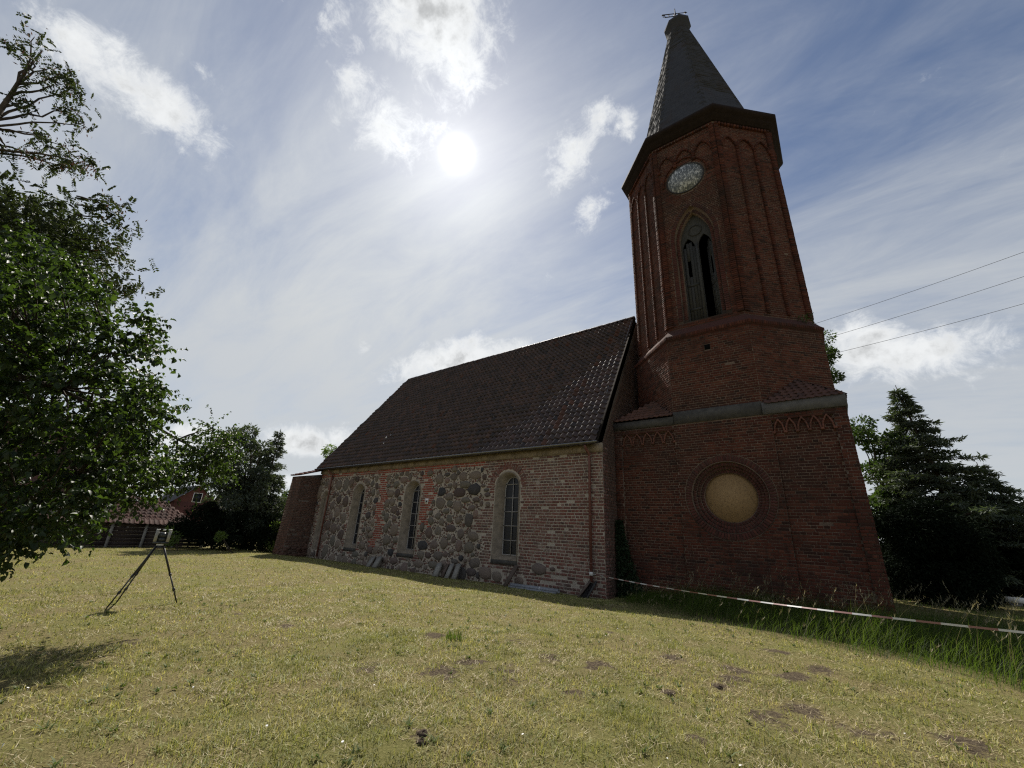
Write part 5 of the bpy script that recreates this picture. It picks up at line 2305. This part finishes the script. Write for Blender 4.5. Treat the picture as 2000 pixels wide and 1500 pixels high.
bush('sapling', 'small pale green sapling on the lawn before the dark bushes', 'sapling', px_clumps([(420, 1052), (432, 1036), (442, 1048), (436, 1062), (424, 1062)], 5, 25.4, 25.8, .14, 65), 36, .11, .07, 'leaf_light', 66, (-23.9, 9.05), 3, .4)
bush('small_shrub', 'small pale shrub by the boundary wall behind the scanner', 'bush', px_clumps([(320, 1048), (332, 1030), (345, 1035), (342, 1062), (325, 1064)], 6, 26.6, 27, .2, 67), 70, .11, .06, 'leaf_light', 68, (-25.5, 7.25), 3, .4)

# ivy in the corner between nave and tower
iv = thing('ivy', 'dark ivy climbing the corner between nave gable and tower', 'ivy', (-5.5, 13.0, 0))
g = np.random.default_rng(77)
n = 2600
zz = 2.25 * g.random(n) ** 1.25
wd = .20 + .75 * (1 - zz / 2.3) ** 1.6
P = np.stack([-5.70 + wd * g.random(n) ** 1.2 * 1.0, 13.08 - .16 * g.random(n) * (1.2 - zz / 2.3), zz], 1)
crown_obj(leaf_np(P, g.normal(size=(n, 3)) * .6 + np.array([0, -.5, -.6]), .075 * g.uniform(.6, 1.3, n), .07, 78), 'ivy', iv, 'leaves')
tb = MB()
for k in range(5):
    tb.tube([(-5.6 + .09 * k, 13.14, 0), (-5.62 + .07 * k, 13.15, .7), (-5.66 + .04 * k, 13.15, 1.6)], [.012, .009, .005], 5)
tb.build('stem', 'bark', iv)

# weeds growing on the ledge of the tower
wl = thing('ledge_plant', 'small weed rooted on the right ledge of the tower string course', 'plant', (.15, 14.6, 8.4))
P = np.array([.22, 14.75, 8.4]) + g.normal(size=(70, 3)) * np.array([.10, .2, .10]) + np.array([.05, 0, .12])
crown_obj(leaf_np(P, g.normal(size=(70, 3)) * .7 + np.array([.3, 0, .6]), .13, .03, 79), 'leaf_far', wl, 'leaves')

# tuft in the lawn
tf = on_axis(884, 1256, 2, .15)
n = 90
az = g.uniform(0, 6.28, n)
P = np.stack([tf[0] + .07 * g.normal(size=n), tf[1] + .07 * g.normal(size=n), np.full(n, float(gz(tf[0], tf[1])) - .005)], 1)
v, l, t, a = blades('', P, g.uniform(.08, .17, n), np.full(n, .010), g.uniform(.1, .6, n), g.random(n), None, 3, az)
tag(link('grass_tuft', raw_mesh('grass_tuft', v, l, t, a), 'tall_grass'), 'single dark green tuft of longer grass standing in the dry lawn', 'grass tuft')

# ------------------------------------------------------------------ buildings beyond the lawn
MT['concrete'] = mat_plain('concrete_post', (.24, .235, .22), .9, .1)
MT['fence_plank'] = mat_wood('fence_plank', (.060, .045, .040), (.03, .024, .022))
MT['house_plaster'] = mat_plaster('house_plaster', (.27, .25, .215), (.17, .16, .135))
MT['house_grey'] = mat_plaster('house_grey', (.30, .29, .27), (.19, .18, .165))
MT['house_brick'] = mat_brick('house_brick', [(.11, .045, .038), (.13, .052, .043)], (.06, .036, .032), .4)
MT['dark_roof'] = mat_tiles('dark_roof', [(.05, .052, .062), (.06, .062, .072)], .2, .3, .6)


def px_house(name, label, front_x, y0, y1, z0, eave, ridge, depth, wall_mat, roof_mat, hip0=0.0, hip1=0.0, over=.25, windows=(), gable_y=False):
    """house whose long front faces +X; ridge runs along Y (or, with gable_y, the gable faces us)"""
    h = thing(name, label, 'house', (front_x - depth / 2, (y0 + y1) / 2, z0))
    mb = MB()
    x1, x0 = front_x, front_x - depth
    ym, xm = (y0 + y1) / 2, front_x - depth / 2
    mb.abox(x0, x1, y0, y1, z0, eave)
    if gable_y:
        mb.add([(x1, y0, eave), (x1, y1, eave), (x1, ym, ridge)], [(0, 1, 2)])
        mb.add([(x0, y0, eave), (x0, y1, eave), (x0, ym, ridge)], [(0, 2, 1)])
    elif hip0 == 0:
        mb.add([(x1, y0, eave), (xm, y0, ridge), (x0, y0, eave)], [(0, 1, 2)])
    mb.build('wall', wall_mat, h)
    roofb = MB()
    roofb.abox(xm - .01, xm + .01, ym - .01, ym + .01, eave, eave + .02)
    ro = roofb.build('roof', 'sheathing', h)
    planes = []
    if gable_y:
        for s in (-1, 1):
            ye = y0 - over if s < 0 else y1 + over
            ez = eave - over * (ridge - eave) / ((y1 - y0) / 2)
            P = np.array([x1 + over, ye, ez]) if s > 0 else np.array([x0 - over, ye, ez])
            U = np.array([-1.0, 0, 0]) if s > 0 else np.array([1.0, 0, 0])
            V = np.array([0, ym - ye, ridge - ez])
            planes.append((P, U, V, depth + 2 * over, 0, 0))
    else:
        ez = eave - over * (ridge - eave) / (depth / 2)
        planes.append((np.array([x1 + over, y0 - over, ez]), np.array([0, 1.0, 0]), np.array([xm - x1 - over, 0, ridge - ez]), y1 - y0 + 2 * over, hip0, hip1))
        planes.append((np.array([x0 - over, y1 + over, ez]), np.array([0, -1.0, 0]), np.array([xm - x0 + over, 0, ridge - ez]), y1 - y0 + 2 * over, hip1, hip0))
        if hip1:
            planes.append((np.array([x1 + over, y1 + over, ez]), np.array([-1.0, 0, 0]), np.array([0, -hip1 - over, ridge - ez]), depth + 2 * over, depth / 2 + over, depth / 2 + over))
        if hip0:
            planes.append((np.array([x0 - over, y0 - over, ez]), np.array([1.0, 0, 0]), np.array([0, hip0 + over, ridge - ez]), depth + 2 * over, depth / 2 + over, depth / 2 + over))
    for (P, U, V, ln, i0, i1) in planes:
        L = np.linalg.norm(V)
        fr = Frame(P, U, V / L)
        sh = MB()
        sh.add([fr.p(0, 0, 0), fr.p(ln, 0, 0), fr.p(ln - i1, L, 0), fr.p(i0, L, 0)], [(0, 1, 2, 3)])
        sh.build('roof_slope', 'sheathing', ro)
        n = max(3, int(L / .30))
        tb = MB()
        for r in range(n):                                     # courses of tiles as real steps
            f = (r + .5) / n
            a, b = i0 * f, ln - i1 * f
            k = max(1, int((b - a) / .26))
            w = (b - a) / k
            for i in range(k):
                c = a + w * i
                p0, p1, p2 = fr.p(c, r * L / n - .02, .012), fr.p(c + w * .55, r * L / n - .02, .075), fr.p(c + w, r * L / n - .02, .012)
                q0, q1, q2 = fr.p(c, (r + 1.1) * L / n, .0), fr.p(c + w * .55, (r + 1.1) * L / n, .05), fr.p(c + w, (r + 1.1) * L / n, .0)
                tb.add([p0, p1, p2, q0, q1, q2], [(0, 1, 4, 3), (1, 2, 5, 4), (0, 2, 1)])
        o = tb.build('tiling', roof_mat, ro)
        o['kind'] = 'stuff'
    for (ya, yb, za, zb) in windows:
        fm = MB()
        x = front_x + .02
        for (a, b, c, d) in ((ya, yb, za, za + .08), (ya, yb, zb - .08, zb), (ya, ya + .08, za + .08, zb - .08), (yb - .08, yb, za + .08, zb - .08)):
            fm.abox(x - .04, x + .05, a, b, c, d)
        f = fm.build('window', 'white_paint', h)
        gm = MB()
        gm.abox(x - .03, x, ya + .08, yb - .08, za + .08, zb - .08)
        gm.build('pane', 'glass', f)
    return h


px_house('outbuilding', 'low cream outbuilding with brown hipped tile roof behind the boundary wall', -33.2, 5.2, 9.6, -.7, 1.50, 2.75, 4.2, 'house_plaster', 'brown_tile', 0, 1.6, .22, ((6.2, 6.7, .6, 1.2),))
px_house('house', 'grey plastered house with red tile roof half hidden by the tree at left', -30.8, -4.5, 5.15, -.6, 2.75, 6.6, 7.5, 'house_grey', 'brown_tile', 0, 0, .35, ((1.2, 2.1, .8, 2.0), (-1.6, -.7, .8, 2.0)))
px_house('house', 'far red brick gable house with dark roof and white framed window', -78, 19.6, 25.4, -1, 4.0, 6.5, 9, 'house_brick', 'dark_roof', over=.4, gable_y=True, windows=((22.0, 23.2, 4.0, 5.4),))
px_house('house', 'far low house with grey roof seen between the bushes and the buttress', -62, 22, 38, -1, 2.6, 5.3, 8, 'house_grey', 'dark_roof', 0, 0, .4)
px_house('brick_shed', 'red brick shed wall between grey house and cream outbuilding', -34.8, 4.9, 7.0, -.7, 2.5, 3.0, 3, 'house_brick', 'dark_roof', 0, 0, .1)


def boundary_wall():
    x = -28.0
    w = thing('boundary_fence', 'dark plank boundary fence with concrete posts and tiled coping at the lawn end', 'fence', (x, 6, .1))
    ys = np.arange(1.15, 10.2, 1.30)
    zt = 1.24
    for i, y in enumerate(ys):
        mb = MB()
        mb.abox(x - .03, x + .10, y - .055, y + .055, -.1, zt)
        mb.build('post', 'concrete', w)
        if i < len(ys) - 1:
            for k in range(7):
                mb = MB()
                z = .06 + k * .17
                mb.abox(x - .02 + random.uniform(-.004, .004), x + .03, y + .058, y + 1.30 - .058, z, z + .158)
                mb.build('plank', 'fence_plank', w)
    cb = MB()
    cb.add([(x + .26, ys[0], zt - .0), (x + .26, ys[-1], zt - .0), (x - .06, ys[-1], zt + .22), (x - .06, ys[0], zt + .22), (x - .06, ys[0], zt - .0), (x - .06, ys[-1], zt - .0)], [(0, 1, 2, 3), (0, 4, 5, 1), (0, 3, 4), (1, 5, 2), (3, 2, 5, 4)])
    c = cb.build('coping', 'sheathing', w)
    V = np.array([-.32, 0, .22])
    L = np.linalg.norm(V)
    fr = Frame((x + .27, ys[0], zt - .005), (0, 1, 0), V / L)
    u = 0.0
    while u < ys[-1] - ys[0]:
        ROOF.put(fr.mat(u, -.02, .01, .2, L + .02, .035), c, 'brown_tile', fr.N)
        u += .2


boundary_wall()

# ------------------------------------------------------------------ things leaning on or lying by the nave wall


def leaning_board(name, label, xt, zt, w, th, foot_y, mat, dx=0.0, group=None, cat='board'):
    yt = YN - .035
    foot = np.array([xt + dx, foot_y, float(gz(xt, foot_y)) + .0])
    top = np.array([xt, yt - th, zt])
    V = unit(top - foot)
    U = unit(np.array([1.0, 0, 0]) - V * V[0])
    N = np.cross(U, V)
    mb = MB()
    c = (foot + top) / 2
    mb.box(c + N * 0, U * w / 2, V * np.linalg.norm(top - foot) / 2, N * th / 2)
    o = thing(name, label, cat, tuple(foot), group)
    mb.build('plank' if cat != 'slab' else 'face', mat, o)
    e = MB()
    for f in (.18, .82):
        e.box(c + V * np.linalg.norm(top - foot) * (f - .5) - N * (th / 2 + .008), U * w * .46, V * .012, N * .007)
    e.build('seam', mat, o)
    return o


G = 'pale slabs leaned against the nave wall'
leaning_board('stone_slab', 'pale slab leaning left of the pair below the second and third windows', -16.95, .40, .24, .06, 11.86, 'board', .12, G, 'slab')
leaning_board('stone_slab', 'pale slab leaning right of the pair below the second and third windows', -16.42, .43, .26, .10, 11.84, 'board', .10, G, 'slab')
leaning_board('stone_slab', 'leftmost pale slab of the three right of the middle window', -12.60, .45, .22, .12, 11.84, 'board', .10, G, 'slab')
leaning_board('stone_slab', 'middle pale slab of the three right of the middle window', -12.00, .48, .18, .06, 11.84, 'board', .10, G, 'slab')
leaning_board('stone_slab', 'rightmost pale slab of the three right of the middle window', -11.62, .50, .19, .09, 11.82, 'board', .12, G, 'slab')
leaning_board('old_plank', 'dark weathered plank leaning below the window nearest the tower', -8.98, .66, .15, .05, 11.88, 'brown_board', -.22)
leaning_board('old_plank', 'dark brown plank leaning in the shade between the pale slabs', -12.28, .46, .14, .04, 11.95, 'brown_board', .03)


def pipes():
    for (name, lab, a, b, r, col) in (('plastic_pipe', 'grey plastic drain pipe with white collar lying along the nave wall', (-9.02, 11.98, .115), (-7.20, 12.02, .115), .062, 'pipe_grey'),
                                      ('thin_pipe', 'thinner grey pipe lying on the grass before the thick pipe', (-9.0, 11.85, .06), (-7.22, 11.88, .06), .032, 'pipe_grey')):
        a, b = np.array(a), np.array(b)
        a[2] += float(gz(a[0], a[1])) - .04
        b[2] += float(gz(b[0], b[1])) - .04
        o = thing(name, lab, 'pipe', tuple(a))
        mb = MB()
        d = unit(b - a)
        rings = []
        s = unit(np.cross(d, (0, 0, 1)))
        u = np.cross(s, d)
        for (p, rr) in ((a, r * .86), (a, r), (b, r), (b, r * .86), (b - d * .3, r * .86)):
            rings.append([p + s * rr * math.cos(t) + u * rr * math.sin(t) for t in np.linspace(0, 2 * math.pi, 15)[:-1]])
        mb.rings([q[::-1] for q in rings])
        mb.build('tube', col, o, False)
        if r > .05:
            c = MB()
            p = a + (b - a) * .62
            c.tube([p, p + d * .025], r + .006, 14)
            c.build('collar', 'pipe_white', o)


pipes()
dr = thing('drain_chute', 'dark splayed drain chute at the foot of the red downpipe', 'drain', (-6.2, 12.0, 0))
for (x0, x1, w, mt) in ((-6.22, -6.42, .07, 'brown_board'), (-6.03, -6.13, .045, 'grey_wood')):
    mb = MB()
    a, b = np.array([x0, 12.20, .46]), np.array([x1, 11.80, .03])
    d = unit(b - a)
    s = unit(np.cross(d, (0, 0, 1)))
    mb.box((a + b) / 2, d * np.linalg.norm(b - a) / 2, s * w / 2, np.cross(s, d) * .02)
    mb.build('side_board', mt, dr)
mb = MB()
mb.add([(-6.24, 12.2, .40), (-6.03, 12.2, .40), (-6.12, 11.82, .015), (-6.42, 11.82, .015)], [(0, 1, 2, 3), (3, 2, 1, 0)])
mb.build('chute_floor', 'iron', dr)

# plaque on the wall
pq = thing('wall_plaque', 'small pale plaque fixed to the red brick strip of the nave wall', 'plaque', (-13.95, YN - .02, 2.82))
mb = MB()
NAVE.box(mb, -14.05, -13.85, 2.70, 2.92, .012, .035)
mb.build('plate', 'white_paint', pq)
mb = MB()
NAVE.box(mb, -14.01, -13.89, 2.75, 2.84, .0355, .038)
mb.build('inset', 'cement', pq)


# ------------------------------------------------------------------ barrier tape
def barrier_tape():
    A = np.array([-6.15, 12.14, .66])
    B = np.array([2.75, 5.9, 1.08])
    o = thing('barrier_tape', 'red and white striped barrier tape strung from the downpipe to the right', 'tape', tuple(A))
    L = np.linalg.norm(B - A)
    n = 44
    d = unit(B - A)
    h = unit(np.cross(d, (0, 0, 1)))
    sub = 4

    def P(t, s):
        c = A + (B - A) * t + np.array([0, 0, -.13 * 4 * t * (1 - t)])
        tw = .35 * math.sin(t * 7) + .4 * math.sin(t * 17 + 1)
        return c + (np.array([0, 0, 1]) * math.cos(tw) + h * math.sin(tw)) * s * .011
    for i in range(n):
        mb = MB()
        vs = []
        for k in range(sub + 1):
            t = (i + k / sub) / n
            vs += [P(t, -1), P(t, 1)]
        vs2 = [p + h * .0012 for p in vs]
        m = len(vs)
        fs = []
        for k in range(sub):
            a = 2 * k
            fs += [(a, a + 2, a + 3, a + 1), (m + a, m + a + 1, m + a + 3, m + a + 2)]
        mb.add(vs + vs2, fs)
        mb.build('stripe', 'tape_red' if i % 2 else 'tape_white', o)
    kn = MB()
    kn.tube([(-6.20, 12.21, .60), (-6.20, 12.21, .70)], .058, 10)
    kn.build('knot', 'tape_white', o)


barrier_tape()
st = thing('tape_post', 'thin iron stake holding the barrier tape', 'stake', (2.75, 5.9, .2))
mb = MB()
mb.tube([(2.75, 5.9, .05), (2.75, 5.9, 1.15)], .012, 6)
mb.build('rod', 'iron', st)
mb = MB()
mb.tube([(2.75, 5.9, 1.13), (2.79, 5.9, 1.17), (2.75, 5.9, 1.21), (2.71, 5.9, 1.17), (2.75, 5.9, 1.13)], .006, 5)
mb.build('loop', 'iron', st)


# ------------------------------------------------------------------ laser scanner on its tripod
def scanner():
    C = np.array([-10.05, 2.56])
    zh = 1.10
    tri = thing('tripod', 'black surveying tripod standing on the lawn at left', 'tripod', (C[0], C[1], float(gz(*C))))
    feet = [(-9.80, 2.06), (-9.95, 3.06), (-10.42, 2.30)]
    for (fx, fy) in feet:
        f = np.array([fx, fy, float(gz(fx, fy)) + .0])
        dirh = unit(np.array([fx - C[0], fy - C[1], 0]))
        top = np.array([C[0], C[1], zh]) + dirh * .06
        ax = f - top
        mb = MB()
        mb.tube([top, top + ax * .52], .016, 8)
        lg = mb.build('leg', 'black', tri, True)
        mb = MB()
        mb.tube([top + ax * .50, top + ax * .985], .0115, 8)
        mb.build('lower_tube', 'black', lg, True)
        mb = MB()
        for t in (.48, .74):
            mb.tube([top + ax * t, top + ax * (t + .045)], .021, 8)
        mb.build('clamp', 'black', lg)
        mb = MB()
        mb.tube([top + ax * .97, f], [.014, .006], 6)
        mb.build('foot_tip', 'iron', lg)
    mb = MB()
    mb.tube([(C[0], C[1], zh - .04), (C[0], C[1], zh + .012)], [.075, .06], 12)
    mb.build('head', 'black', tri)
    sc2 = thing('laser_scanner', 'grey laser scanner with two uprights mounted on the black tripod', 'scanner', (C[0], C[1], zh + .015))
    view = unit(np.array([C[0], C[1], 0]))
    S = np.array([-view[1], view[0], 0])                # across the view
    Z = np.array([0, 0, 1.0])
    o = np.array([C[0], C[1], zh])
    mb = MB()
    mb.tube([o + Z * .012, o + Z * .03, o + Z * .045], [.05, .055, .05], 14)
    mb.build('base', 'scanner_white', sc2)
    mb = MB()
    mb.box(o + Z * .062, S * .115, view * .065, Z * .017)
    mb.build('turntable', 'scanner_dark', sc2)
    for s in (-1, 1):
        mb = MB()
        c = o + S * s * .093 + Z * .175
        mb.box(c, S * .024, view * .065, Z * .095)
        mb.box(c + Z * .10 - S * s * .004, S * .02, view * .05, Z * .008)
        up = mb.build('upright', 'scanner', sc2)
        m2 = MB()
        m2.box(o + S * s * .088 + Z * .287, S * .030, view * .055, Z * .007)
        m2.build('cover', 'scanner_white', up)
    mb = MB()
    mb.tube([o - S * .068 + Z * .19, o + S * .068 + Z * .19], .048, 14)
    mb.box(o + Z * .115, S * .066, view * .05, Z * .034)
    mb.build('mirror_head', 'scanner_dark', sc2)
    mb = MB()
    mb.tube([o + Z * .27 - view * .02, o + Z * .295 - view * .02], .02, 10)
    mb.build('camera_unit', 'scanner_white', sc2)


scanner()

# ------------------------------------------------------------------ wires, slab by the trees, clods
for i, (pa, pb, lab) in enumerate((((1605, 628), (2000, 492), 'uppermost of the three overhead wires right of the tower'), ((1615, 660), (2000, 540), 'middle of the three overhead wires right of the tower'), ((1630, 690), (2000, 593), 'lowest of the three overhead wires right of the tower'))):
    a, b = at_dist(*pa, 27.0), at_dist(*pb, 27.0)
    a[1] = b[1] = 26.5
    a = on_axis(*pa, 1, 26.5)
    b = on_axis(*pb, 1, 26.5)
    d = b - a
    pts = [a + d * t + np.array([0, 0, -.05 * (1 - (2 * t - 1) ** 2)]) for t in np.linspace(-.9, 3.0, 40)]
    w = thing('overhead_wire', lab, 'wire', tuple(a), 'overhead wires')
    mb = MB()
    mb.tube(pts, .009, 6)
    mb.build('strand', 'wire', w)
    mb = MB()
    mb.tube([pts[0] - unit(d) * .15, pts[0] + unit(d) * .1], .03, 6)
    mb.build('clamp', 'wire', w)

ws = thing('white_slab', 'low white slab on grey footing under the trees at the right edge', 'slab', (4.4, 23.2, .1))
mb = MB()
p0, p1 = on_axis(1965, 1168, 1, 23.2), on_axis(1992, 1172, 1, 23.2)
mb.abox(p0[0], p1[0] + .1, 23.0, 23.4, p0[2] - .12, p0[2] + .05)
mb.build('slab', 'white_paint', ws)
mb = MB()
mb.abox(p0[0] + .05, p1[0] + .05, 23.05, 23.35, .0, p0[2] - .121)
mb.build('footing', 'concrete', ws)

MT['clod'] = mat_plain('soil_clod', (.06, .045, .035), .95, .05, 0, .4, 30, .8)
for i, (px, py, s, lab) in enumerate(((824, 1450, .036, 'rear dark soil clod of the pair near the bottom middle'), (820, 1466, .032, 'front dark soil clod of the pair near the bottom middle'), (1308, 1366, .032, 'dark soil clod in the lawn below the tower corner'), (1406, 1354, .032, 'small dark soil clod right of the larger one below the round window'))):
    p = on_axis(px, py, 2, .17)
    z = float(gz(p[0], p[1]))
    r = random.Random(100 + i)
    vs, fs = [], []
    nr, ns = 5, 9
    for a in range(nr + 1):
        for b in range(ns):
            th, ph = math.pi * a / nr, 2 * math.pi * b / ns
            q = s * r.uniform(.7, 1.3)
            vs.append((p[0] + q * 1.4 * math.sin(th) * math.cos(ph), p[1] + q * math.sin(th) * math.sin(ph), z + .01 + q * .7 * math.cos(th)))
    for a in range(nr):
        for b in range(ns):
            b2 = (b + 1) % ns
            fs.append((a * ns + b, (a + 1) * ns + b, (a + 1) * ns + b2, a * ns + b2))
    mb = MB()
    mb.add(vs, fs)
    tag(mb.build('soil_clod', 'clod'), lab, 'clod', 'clods of soil in the lawn')

# ------------------------------------------------------------------ write the repeated pieces
BR.emit('brick', 'brickwork')
ROOF.emit('roof_tile', 'roof_tiling')
SLATE.emit('slate', 'slating')
LEAF.emit('leaf', 'crown')
